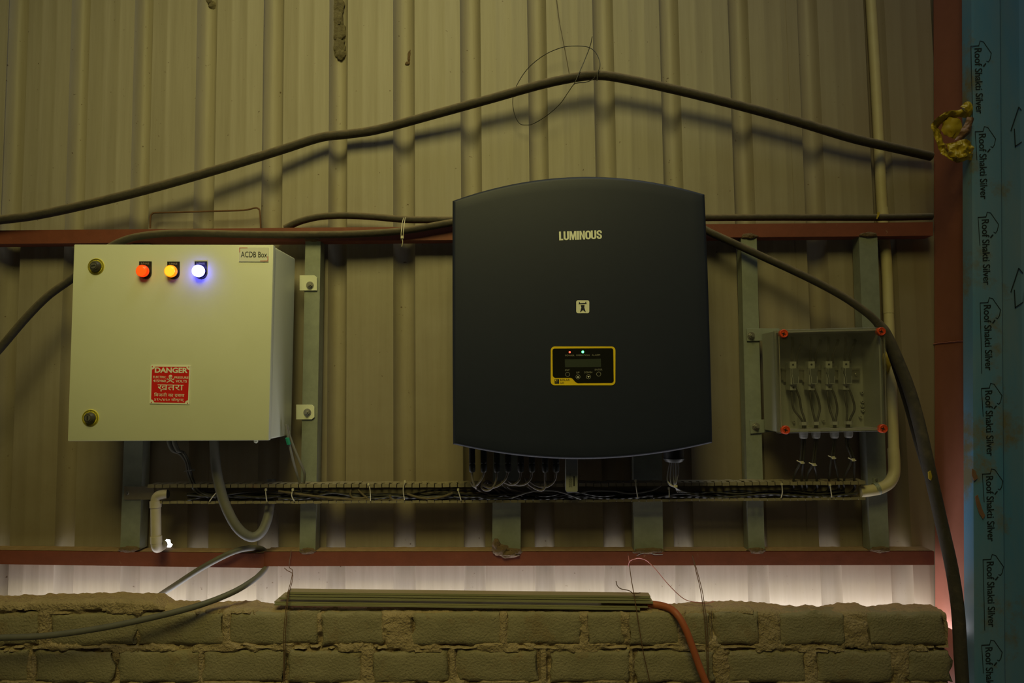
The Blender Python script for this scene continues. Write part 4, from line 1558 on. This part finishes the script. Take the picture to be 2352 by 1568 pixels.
cable([(2016, 741, -0.143), (2031, 762, -0.146), (2050, 800, -0.155), (2085, 885, -0.178), (2110, 970, -0.202), (2135, 1080, -0.228), (2160, 1190, -0.226), (2185, 1300, -0.232), (2200, 1400, -0.246), (2206, 1500, -0.258), (2212, 1600, -0.27), (2216, 1700, -0.28)],
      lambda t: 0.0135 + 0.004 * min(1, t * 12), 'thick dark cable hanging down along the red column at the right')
cable([(2036, 780, -0.120), (2058, 845, -0.12), (2083, 925, -0.125), (2108, 1015, -0.15), (2130, 1090, -0.185)], 0.011, 'dark tube standing in for the shadow behind the thick hanging cable')  # the hanging cable's shadow, modelled as a dark tube
put('paint_spot', prism([(2133, 1084), (2138, 1081), (2141, 1094), (2139, 1103), (2134, 1099)], -0.2475, -0.243), mYelTape, bpy.data.objects['cable.003'])
# grey U loop below the cabinet
cable([(492, 985, -0.135), (493, 1030, -0.14), (499, 1090, -0.148), (514, 1150, -0.150), (535, 1196, -0.146), (556, 1222, -0.138), (580, 1233, -0.125), (600, 1222, -0.11), (613, 1195, -0.092), (619, 1165, -0.07), (622, 1130, -0.052), (624, 1100, -0.045)],
      0.0152, 'thick grey cable hanging in a U loop below the cream cabinet', mat=mCableG)
cable([(-1100, 1440, -0.25), (-700, 1462, -0.26), (-350, 1472, -0.27), (-80, 1468, -0.27), (0, 1464, -0.27), (100, 1460, -0.268), (220, 1444, -0.262), (340, 1420, -0.25), (450, 1392, -0.23), (530, 1362, -0.19), (580, 1333, -0.14), (604, 1312, -0.080), (612, 1298, -0.045), (613, 1280, -0.030), (606, 1264, -0.032), (588, 1258, -0.055), (556, 1261, -0.080), (520, 1274, -0.092), (460, 1306, -0.085), (400, 1345, -0.075), (360, 1372, -0.06), (330, 1400, -0.055)],
      0.0092, 'dusty grey cable looping over the lower beam and sagging across the brick wall', mat=mCableG, n=8)
# orange hose
cable([(1380, 1382, -0.15), (1440, 1384, -0.155), (1500, 1387, -0.165), (1535, 1395, -0.19), (1556, 1412, -0.218), (1575, 1445, -0.232), (1592, 1490, -0.238), (1608, 1535, -0.242), (1630, 1590, -0.245), (1650, 1650, -0.25)],
      0.0105, 'orange red hose bending down over the brick wall from under the metal strips', mat=mHose, cat='hose', name='hose')

# cable tie holding two cables at the upper beam
t = thing('cable_tie', 'white cable tie around the two cables left of the inverter', 'cable tie', P(926, 565, -0.10))
put('strap', [tube(PS([(927, 500, -0.060), (924, 512, -0.075), (922, 528, -0.101), (921, 545, -0.098), (922, 552, -0.09)]), 0.0014, n=4, seg=6),
              tube(PS([(931, 499, -0.060), (929, 512, -0.075), (927, 528, -0.101), (926, 545, -0.098), (925, 552, -0.09)]), 0.0014, n=4, seg=6),
              tube(PS([(924, 545, -0.100), (925, 556, -0.101), (923, 566, -0.100)]), 0.0013, n=3, seg=6)], mTie, t, smooth=60)
put('tie_head', pxbox(920.5, 541, 927, 547, -0.104, -0.098), mTie, t)

# ------------------------------------------------------------------ leads below cabinet, inverter, box
for i in range(4):
    o = i * 6
    pts = [(384 + o, 1000, -0.13 - 0.008 * i), (387 + o, 1020, -0.13 - 0.008 * i), (395 + o, 1035, -0.135 - 0.006 * i), (412 + o * 0.6, 1042 - i, -0.14), (426 + i * 2.5, 1060, -0.138 - 0.002 * i), (431 + i * 2.6, 1085, -0.133), (439 + i * 3, 1112, -0.115 + 0.004 * i), (452 + i * 5, 1130, -0.10), (480 + i * 8, 1142, -0.095)]
    cable(pts, 0.0036, ['grey black lead curving from cabinet bottom into the duct, leftmost of four', 'grey black lead from cabinet bottom into the duct, second of four',
                        'grey black lead from cabinet bottom into the duct, third of four', 'grey black lead curving from cabinet bottom into the duct, rightmost of four'][i], mat=mWireG if i in (0, 2) else mWire, name='lead', cat='wire', seg=8)
t = thing('cable_tie', 'dark cable tie around the four leads below the cabinet', 'cable tie', P(434, 1083, -0.14))
put('strap', tube(PS([(424, 1082, -0.143), (434, 1080, -0.148), (444, 1079, -0.143)]), 0.0018, n=3, seg=6), mTieB, t)
put('tie_head', pxbox(440, 1077, 446, 1082, -0.147, -0.141), mTieB, t)

cable([(657, 975, -0.180), (661, 1000, -0.175), (667, 1030, -0.165), (674, 1060, -0.15), (683, 1090, -0.13), (691, 1118, -0.11), (694, 1130, -0.1)], 0.0040, 'grey black earth lead with green tape at the cabinet corner, left of the pair', mat=mWireG, name='lead', cat='wire', seg=8)
gl_ = bpy.data.objects['lead.004']
cable([(660, 978, -0.172), (666, 1002, -0.166), (676, 1030, -0.156), (688, 1058, -0.145), (699, 1085, -0.13), (698, 1108, -0.115), (694, 1120, -0.10)], 0.0040, 'grey black earth lead at the cabinet corner, right of the pair', mat=mWireG, name='lead', cat='wire', seg=8)
put('green_tape', tube(PS([(659.5, 1005, -0.178), (663.5, 1020, -0.172)]), 0.0062, n=1, seg=10), mGreenTape, gl_, smooth=60, label='green tape wrap')

LEADS = [
    [(1084.5, 1084, YK), (1085, 1096, YK - 0.002), (1088, 1110, YK - 0.006), (1091, 1118, YK - 0.004), (1086, 1115, -0.16), (1082, 1108, -0.135), (1088, 1112, -0.112), (1110, 1130, -0.10)],
    [(1111, 1084, YK), (1109, 1094, YK), (1103, 1104, YK), (1096, 1113, YK + 0.008), (1091, 1117, -0.155), (1100, 1126, -0.11), (1130, 1138, -0.098)],
    [(1141, 1084, YK), (1140, 1100, YK - 0.002), (1135, 1114, YK - 0.004), (1126, 1124, YK), (1115, 1126, -0.17), (1106, 1119, -0.15), (1112, 1108, -0.13), (1124, 1110, -0.11), (1150, 1134, -0.095)],
    [(1167, 1084, YK), (1162, 1098, YK), (1152, 1110, YK - 0.002), (1138, 1118, YK - 0.003), (1122, 1120, -0.17), (1110, 1112, -0.14), (1120, 1104, -0.12), (1140, 1118, -0.10), (1180, 1140, -0.09)],
    [(1196, 1084, YK), (1194, 1098, YK), (1186, 1109, YK), (1174, 1113, YK + 0.01), (1162, 1109, -0.15), (1152, 1104, -0.125), (1160, 1118, -0.108), (1200, 1138, -0.095)],
    [(1222, 1084, YK), (1219, 1098, YK), (1210, 1109, YK), (1196, 1114, YK + 0.01), (1180, 1112, -0.15), (1165, 1104, -0.122), (1172, 1122, -0.108), (1240, 1140, -0.095)],
    [(1252, 1084, YK), (1252, 1104, YK), (1252, 1118, YK - 0.002), (1244, 1126, YK), (1230, 1122, -0.165), (1214, 1111, -0.14), (1206, 1098, -0.12), (1216, 1120, -0.108), (1280, 1140, -0.09)],
    [(1277.5, 1084, YK), (1275, 1100, YK), (1266, 1112, YK), (1250, 1119, YK + 0.004), (1230, 1114, -0.16), (1215, 1104, -0.135), (1208, 1102, -0.118), (1228, 1128, -0.105), (1310, 1138, -0.09)]]
ORD = ['leftmost', 'second from left', 'third from left', 'fourth from left', 'fifth from left', 'sixth from left', 'seventh from left', 'rightmost']
for i, pts in enumerate(LEADS):
    cable(pts, 0.0031, 'pale dusty lead curling from the inverter plug to the duct, %s of eight' % ORD[i], mat=mWireP, name='lead', cat='wire', seg=8, group='leads from the inverter plugs')
GW = [[(1539, 1062), (1535, 1082), (1533, 1100), (1538, 1113)], [(1543, 1062), (1540, 1090), (1542, 1112)], [(1547, 1062), (1547, 1090), (1549, 1113)], [(1552, 1062), (1553, 1090), (1551, 1112)], [(1558, 1062), (1558, 1085), (1553, 1108)]]
for i, g in enumerate(GW):
    pts = [(x, y, -0.19 + 0.008 * (i % 2)) for x, y in g] + [(1552, 1120, -0.15), (1560 + 6 * i, 1132, -0.105), (1600 + 10 * i, 1138, -0.09)]
    cable(pts, 0.0019, 'thin grey strand hanging from the large black gland, %s of five' % ['leftmost', 'second from left', 'middle', 'fourth from left', 'rightmost'][i], mat=mWireG, name='strand', cat='wire', seg=6, group='strands from the large gland')
t = thing('cable_tie', 'pale cable tie gathering the strands under the large black gland', 'cable tie', P(1548, 1119, -0.19))
put('strap', tube(PS([(1535, 1106, -0.20), (1541, 1113, -0.205), (1550, 1117, -0.203)]), 0.0016, n=3, seg=6), mTie, t)
put('tie_head', pxbox(1549, 1114, 1556, 1119, -0.206, -0.199), mTie, t)

JL = [[(1843, 1838, 1822), (1849, 1845, 1841)], [(1872, 1866, 1852), (1877, 1871, 1876)], [(1915, 1910, 1904), (1919, 1916, 1926)], [(1945, 1956, 1938), (1951, 1962, 1962)]]
tz = [1060, 1065, 1049, 1054]
for i, pr2 in enumerate(JL):
    for k, (xa, xb, xc) in enumerate(pr2):
        fx = FX[i] + (-4 if k == 0 else 6)
        pts = [(fx, 892, YFz + 0.018), (fx + (2 if k == 0 else 9), 915, YFz + 0.010), (fx + (6 if k == 0 else 13), 940, YFz + 0.004), (xa, 968, YG), (xa, 1000, YG), (xa - 1, 1020, YG), (xb, tz[i], YG + 0.004), (xc + (xb - xc) * 0.3, 1085, YG + 0.018), (xc, 1106, YG + 0.032), (xc, 1122, -0.102), (xc - 18, 1136, -0.094), (xc - 60, 1140, -0.09)]
        cable(pts, 0.0036, 'black lead from junction box gland down to the duct, gland %s from left, %s lead' % (['first', 'second', 'third', 'fourth'][i], ['left', 'right'][k]), mat=mWire, name='lead', cat='wire', seg=8, group='leads below the junction box')
    x0 = pr2[0][1]; y0 = tz[i]
    t = thing('cable_tie', 'small white cable tie on the lead pair below the junction box, %s from left' % ['first', 'second', 'third', 'fourth'][i], 'cable tie', P(x0, y0, YG))
    put('strap', tube(PS([(x0 - 8, y0 - 3, YG - 0.001), (x0 + 1, y0 + 1, YG - 0.006), (x0 + 10, y0 + 3, YG - 0.004)]), 0.0016, n=3, seg=6), mTie, t)
    put('tie_head', pxbox(x0 + 2, y0 - 1, x0 + 8, y0 + 5, YG - 0.009, YG - 0.004), mTie, t)

# ------------------------------------------------------------------ conduit pipes
pr_pipe = thing('conduit_pipe', 'long cream plastic pipe rising up the wall beside the red column', 'pipe', P(2050, 1130, -0.05))
up_pts = [(1995, -60, 0.011), (2000, 0, 0.011), (2014, 240, 0.011), (2027, 500, 0.009), (2036, 600, 0.002), (2041, 720, -0.01)]
put('pipe_length', tube(PS(up_pts), 0.0172, n=4, seg=16), mPVC, pr_pipe, smooth=60)
dn_pts = [(2041, 720, -0.010), (2047, 860, -0.03), (2050, 960, -0.05), (2053, 1040, -0.07)]
put('pipe_length', tube(PS(dn_pts), 0.0165, n=4, seg=16), mPVC, pr_pipe, smooth=60)
put('pipe_bend', tube(PS([(2052, 1030, -0.07), (2054, 1060, -0.078), (2053, 1088, -0.085), (2042, 1109, -0.09), (2022, 1121, -0.094), (2000, 1126, -0.096), (1975, 1129, -0.096)]), 0.0178, n=6, seg=16), mPVC, pr_pipe, smooth=60)
clp = put('pipe_clamp', [lathe(P(2014, 1122.5, -0.0945) + Vector((dx, 0, 0)), Vector((1, 0, 0.2)), [(0.0188, 0), (0.0194, 0.002), (0.0188, 0.004)], 20) for dx in (-0.008, -0.003, 0.002)] + [pxbox(2006, 1098, 2020, 1112, -0.090, -0.086)], mGalv, pr_pipe, smooth=40)
put('clamp_screw', lathe(P(2012, 1101, -0.09), (0, -1, 0), [(3 * sj, 0), (3 * sj, 0.004)], 8), mChrome, clp)
put('pipe_joint', tube(PS([(2026.5, 478, 0.0095), (2029, 500, 0.009)]), 0.0182, n=1, seg=16), mPVC, pr_pipe, smooth=60)
put('yellow_tape', weld(None, P(2035, 832, -0.038), (0.014, 0.008, 0.030), 2.0), mYelTape, pr_pipe, smooth=80, label='ragged yellow tape wrapped on the pipe')
put('yellow_tape', prism([(2016, 487), (2021, 488), (2019, 496), (2015, 503), (2013, 502)], -0.058, -0.0565), mYelTape, pr_pipe, label='scrap of yellow tape')

pl_pipe = thing('conduit_pipe', 'short pale plastic pipe with two elbows dropping from the left end of the duct', 'pipe', P(358, 1265, -0.1))
YP = -0.122
put('elbow', tube(PS([(384, 1134.5, YP + 0.004), (372, 1135.5, YP), (362, 1139, YP), (358, 1148, YP), (357.5, 1158, YP)]), 0.0150, n=5, seg=16), mPVC2, pl_pipe, smooth=60)
put('elbow_socket', tube(PS([(357.2, 1150, YP), (357.4, 1165, YP)]), 0.0172, n=1, seg=18), mPVC2, pl_pipe, smooth=50)
put('pipe_length', tube(PS([(357.4, 1160, YP), (358.5, 1236, YP)]), 0.0152, n=1, seg=16), mPVC2, pl_pipe, smooth=60)
put('elbow_socket', tube(PS([(358.5, 1231, YP), (359, 1247, YP)]), 0.0172, n=1, seg=18), mPVC2, pl_pipe, smooth=50)
put('elbow', tube(PS([(359, 1244, YP), (359.5, 1253, YP), (362, 1257.5, YP + 0.008), (368, 1255, YP + 0.026), (373, 1251, YP + 0.050)]), 0.0158, n=5, seg=16), mPVC2, pl_pipe, smooth=60)
put('pipe_mouth', tube(PS([(384.0, 1134.2, YP + 0.004), (385.6, 1134.0, YP + 0.004)]), 0.0128, n=1, seg=16), mInk, pl_pipe, smooth=60)

# ------------------------------------------------------------------ rod bracket, thin wires
tag(put('bent_rod', tube(PS([(345, 524, -0.040), (346, 497, -0.040), (350, 491, -0.040), (358, 488.5, -0.040), (420, 487, -0.040), (500, 484.5, -0.040), (560, 482.5, -0.040), (585, 477.5, -0.040), (593, 479, -0.040), (597, 487, -0.040), (599, 524, -0.040)]), 0.0030, n=4, seg=8), mRust, smooth=60),
    'thin rusty rod bent into a low wide arch on the upper beam', 'rod')
lw = thing('tie_wire', 'thin dark wire loop tied around the long cable above the inverter', 'wire', P(1300, 200, -0.1))
loop = [(1367, 175, -0.10), (1362, 182, -0.101), (1345, 189, -0.10), (1330, 190, -0.10), (1318, 194, -0.10), (1305, 212, -0.09), (1285, 240, -0.075), (1255, 266, -0.06), (1225, 284, -0.045), (1208, 287, -0.04), (1194, 284, -0.04), (1183, 266, -0.045), (1178, 240, -0.05), (1180, 215, -0.055),
        (1190, 190, -0.05), (1210, 160, -0.045), (1235, 137, -0.045), (1262, 120, -0.05), (1295, 108, -0.055), (1325, 105.5, -0.06), (1350, 108, -0.065), (1366, 118, -0.075), (1376, 136, -0.085), (1378, 152, -0.095), (1373, 168, -0.100), (1371, 186, -0.100)]
put('wire_loop', tube(PS(loop), 0.0013, n=5, seg=6), mWire, lw, smooth=60)
put('wire_tail', tube(PS([(1360, 84, -0.06), (1356, 104, -0.066), (1343, 138, -0.08), (1330, 168, -0.099), (1324, 182, -0.103), (1318, 194, -0.10)]), 0.0015, n=4, seg=6), mWire, lw, smooth=60)
tag(put('hanging_wire', tube(PS([(1276, -20, -0.01), (1285, 50, -0.025), (1297, 112, -0.05), (1308, 172, -0.075)]), 0.0014, n=4, seg=6), mWireDust, smooth=60), 'thin dusty wire hanging from above onto the long cable', 'wire')

tag(put('binding_wire', [tube(PS([(669, 1262, -0.072), (664, 1300, -0.078), (672, 1310, -0.08), (668, 1335, -0.12), (661, 1362, -0.195), (655, 1410, -0.215), (651, 1470, -0.216), (652, 1520, -0.216), (650, 1600, -0.216)]), 0.0012, n=4, seg=6),
                         tube(PS([(653, 1304, -0.078), (660, 1310, -0.08), (672, 1318, -0.085), (670, 1340, -0.13), (663, 1365, -0.198), (658, 1420, -0.216), (654, 1500, -0.216), (655, 1600, -0.216)]), 0.0012, n=4, seg=6)], mRust, smooth=60),
    'rusty binding wire hanging down the brick wall at the left end of the metal strips', 'wire')
tag(put('binding_wire', tube(PS([(1442.5, 1270, -0.072), (1445, 1292, -0.075), (1450, 1330, -0.13), (1458, 1374, -0.195), (1468, 1440, -0.216), (1478, 1500, -0.216), (1487, 1540, -0.216), (1500, 1600, -0.216)]), 0.0013, n=4, seg=6), mRust, smooth=60),
    'single rusty wire hanging across the right end of the metal strips', 'wire')
tag(put('pink_wire', [tube(PS([(1443, 1300, -0.078), (1446, 1289, -0.080), (1455, 1284, -0.082), (1468, 1281.5, -0.082), (1485, 1287, -0.085), (1505, 1306, -0.10), (1530, 1336, -0.14), (1555, 1362, -0.15), (1575, 1377, -0.16), (1595, 1382, -0.165), (1620, 1385, -0.165), (1640, 1381, -0.165)]), 0.0012, n=5, seg=6),
                      tube(PS([(1442.5, 1271, -0.0705), (1444.5, 1285, -0.074), (1446, 1291, -0.079)]), 0.0012, n=3, seg=6)], mPink, smooth=60), 'thin pink wire arching from the lower beam down to the brick wall', 'wire')
tag(put('binding_wire', [tube(PS([(1415, 1334, -0.17), (1418, 1345, -0.175), (1427, 1352, -0.18), (1445, 1356, -0.185), (1456, 1363, -0.192), (1471, 1360.5, -0.192)]), 0.0014, n=5, seg=6)], mRust, smooth=60),
    'short curled rusty wire end standing up from the metal strips', 'wire')
tag(put('binding_wire', [tube(PS([(1589, 1262, -0.05), (1592, 1282, -0.07), (1597, 1305, -0.09), (1608, 1350, -0.14), (1614, 1388, -0.195), (1620, 1440, -0.216), (1624, 1520, -0.216), (1626, 1600, -0.216)]), 0.0012, n=4, seg=6),
                         tube(PS([(1590, 1275, -0.07), (1598, 1300, -0.09), (1612, 1352, -0.14), (1618, 1388, -0.195), (1625, 1440, -0.218), (1627, 1520, -0.218), (1630, 1600, -0.218)]), 0.0012, n=4, seg=6)], mRust, smooth=60),
    'pair of twisted rusty wires hanging over the brick wall right of the orange hose', 'wire')
tag(put('foil_strip', tube(PS([(1462, 1276, -0.068), (1470, 1272, -0.0675), (1478, 1270, -0.0675), (1486, 1268, -0.0675), (1494, 1269, -0.0675), (1502, 1273, -0.068), (1510, 1273, -0.068), (1522, 1273, -0.068)]), 0.0010, n=4, seg=6), mWireG, smooth=60), 'thin wavy pale line of sealant on the lower beam under the right wide post', 'sealant')


# ------------------------------------------------------------------ metal strips on the brick wall
def strip(xa, xb, ya, yb, y2a, y2b, Yf, Yb, label, group=None):
    """long C section: front lip ya..y2a at left, yb..y2b at right (photo px)"""
    a, b, c, d = P(xa, ya, Yf), P(xb, yb, Yf), P(xa, y2a, Yf), P(xb, y2b, Yf)
    th = 0.0015
    def sl(z0a, z1a, z0b, z1b, y0, y1):
        return hexa([(a.x, y0, z0a), (b.x, y0, z0b), (b.x, y0, z1b), (a.x, y0, z1a)], [(a.x, y1, z0a), (b.x, y1, z0b), (b.x, y1, z1b), (a.x, y1, z1a)])
    pcs = [sl(c.z, a.z, d.z, b.z, Yf, Yf + th), sl(a.z - th, a.z, b.z - th, b.z, Yf + th, Yb), sl(c.z, a.z - th, d.z, b.z - th, Yb - th, Yb),
           sl(c.z, c.z + th, d.z, d.z + th, Yf + th, Yf + 0.012)]
    o = put('metal_strip', pcs, mAlu)
    return tag(o, label, 'metal strip', group)


SG = 'metal strips stacked on the brick wall'
strip(659, 1494, 1359, 1368.5, 1363.5, 1373, -0.183, -0.147, 'dusty aluminium strip lying on the brick wall, topmost of the stack', SG)
strip(656, 1495, 1366, 1375.3, 1369.2, 1378.5, -0.187, -0.143, 'dusty aluminium strip lying on the brick wall, second from the top', SG)
strip(641, 1500, 1371.8, 1381.3, 1376, 1386, -0.190, -0.137, 'dusty aluminium strip lying on the brick wall, third from the top', SG)
strip(630, 1488, 1381, 1392.5, 1383.8, 1395.5, -0.186, -0.135, 'dark strip lying on the brick wall, fourth from the top', SG)
strip(630, 1470, 1386, 1397.5, 1390, 1401.0, -0.192, -0.130, 'dusty aluminium strip at the bottom of the stack on the brick wall', SG)

# ------------------------------------------------------------------ crumpled yellow bag
bag = thing('plastic_bag', 'crumpled yellow plastic bag stuffed between the red column and the blue sheets', 'bag', P(2190, 370, -0.21))


def ribbon(outer, inner, dy, sd, sub=14):
    """crumpled band between two photo polylines (with Y)"""
    A = catmull(PS(outer), sub); B = catmull(PS(inner), sub)
    n = min(len(A), len(B))
    V, Fc = [], []
    m = 14
    for i in range(n):
        for j in range(m + 1):
            p = A[i].lerp(B[i], j / m)
            f = noise.fractal(Vector((p.x * 40 + sd, p.z * 40, sd)), 0.7, 2.0, 3)
            f2 = abs(noise.noise(Vector((p.x * 36 + sd * 2, p.z * 36, sd)))) * 2.2 - 0.4
            f = f - 0.55 * f2
            p = p + Vector((0.003 * f, dy * f - 0.008 * math.sin(math.pi * j / m), 0.003 * noise.noise(Vector((p.z * 60, p.x * 60, sd)))))
            V.append(p)
    for i in range(n - 1):
        for j in range(m):
            Fc.append((i * (m + 1) + j, i * (m + 1) + j + 1, (i + 1) * (m + 1) + j + 1, (i + 1) * (m + 1) + j))
    k = len(V)
    V2 = [v + Vector((0.0006, 0.0012, 0)) for v in V]
    F2 = [tuple(q + k for q in reversed(f)) for f in Fc]
    return V + V2, Fc + F2


put('bag_band', ribbon([(2230, 248, -0.215), (2210, 253, -0.225), (2175, 255, -0.235), (2140, 284, -0.24), (2143, 306, -0.24), (2155, 340, -0.235), (2170, 362, -0.23), (2200, 372, -0.235), (2233, 366, -0.235)],
                      [(2228, 270, -0.21), (2212, 270, -0.21), (2180, 272, -0.205), (2155, 291, -0.20), (2160, 305, -0.20), (2168, 325, -0.205), (2178, 345, -0.215), (2200, 352, -0.22), (2230, 340, -0.22)], 0.010, 1.0), mBag, bag, smooth=40)
put('bag_band', ribbon([(2170, 330, -0.235), (2190, 326, -0.245), (2215, 320, -0.25), (2233, 335, -0.245)], [(2178, 356, -0.235), (2195, 362, -0.245), (2215, 362, -0.25), (2232, 352, -0.245)], 0.012, 4.0), mBag, bag, smooth=40)
put('bag_knot', weld(None, P(2187, 292, -0.212), (0.031, 0.012, 0.033), 6.0), mBag, bag, smooth=45)
put('bag_tail', ribbon([(2206, 245, -0.235), (2218, 233, -0.24), (2230, 235, -0.24)], [(2220, 262, -0.23), (2226, 270, -0.232), (2232, 262, -0.235)], 0.006, 9.0), mBag, bag, smooth=40)
put('brown_scrap', ribbon([(2192, 323, -0.245), (2205, 303, -0.25), (2216, 282, -0.25), (2222, 268, -0.248)], [(2214, 318, -0.24), (2228, 305, -0.245), (2232, 288, -0.245), (2237, 275, -0.245)], 0.006, 12.0), mBagB, bag, smooth=40, label='brown scrap of film in the bag mouth')

# ------------------------------------------------------------------ mud nests and lumps
def mud(pts_px, Y, label, mat=mMudG, sd=0.0, name='mud_nest', dep=0.010):
    pcs = [weld(None, P(x, y, Y), (rx * sc_at(0), dep, ry * sc_at(0)), sd + i * 1.7) for i, (x, y, rx, ry) in enumerate(pts_px)]
    return tag(put(name, pcs, mat, smooth=70), label, 'mud')


yd = DEP - 0.001
mud([(774, 12, 17, 24), (772, 44, 18, 24), (777, 76, 19, 26), (776, 106, 19, 22), (783, 124, 14, 14)], yd - 0.006, 'large crusty mud patch in a sheet channel at the top left of centre', sd=1, dep=0.007)
mud([(478, 2, 10, 10), (488, 12, 10, 10)], yd, 'small mud lump in a sheet channel at the top edge, left', sd=5, dep=0.006)
mud([(940, 132, 4, 16), (937, 146, 7, 5), (943, 122, 3, 10)], yd, 'small dark mud streak in the channel above the left side of the inverter', mat=mMud, sd=8, dep=0.004)
mud([(1140, 1250, 9, 12), (1150, 1262, 18, 12), (1170, 1272, 22, 8), (1186, 1266, 10, 6)], -0.070, 'brown mud lump at the foot of the left wide post on the lower beam', mat=mMud, sd=12, dep=0.010)
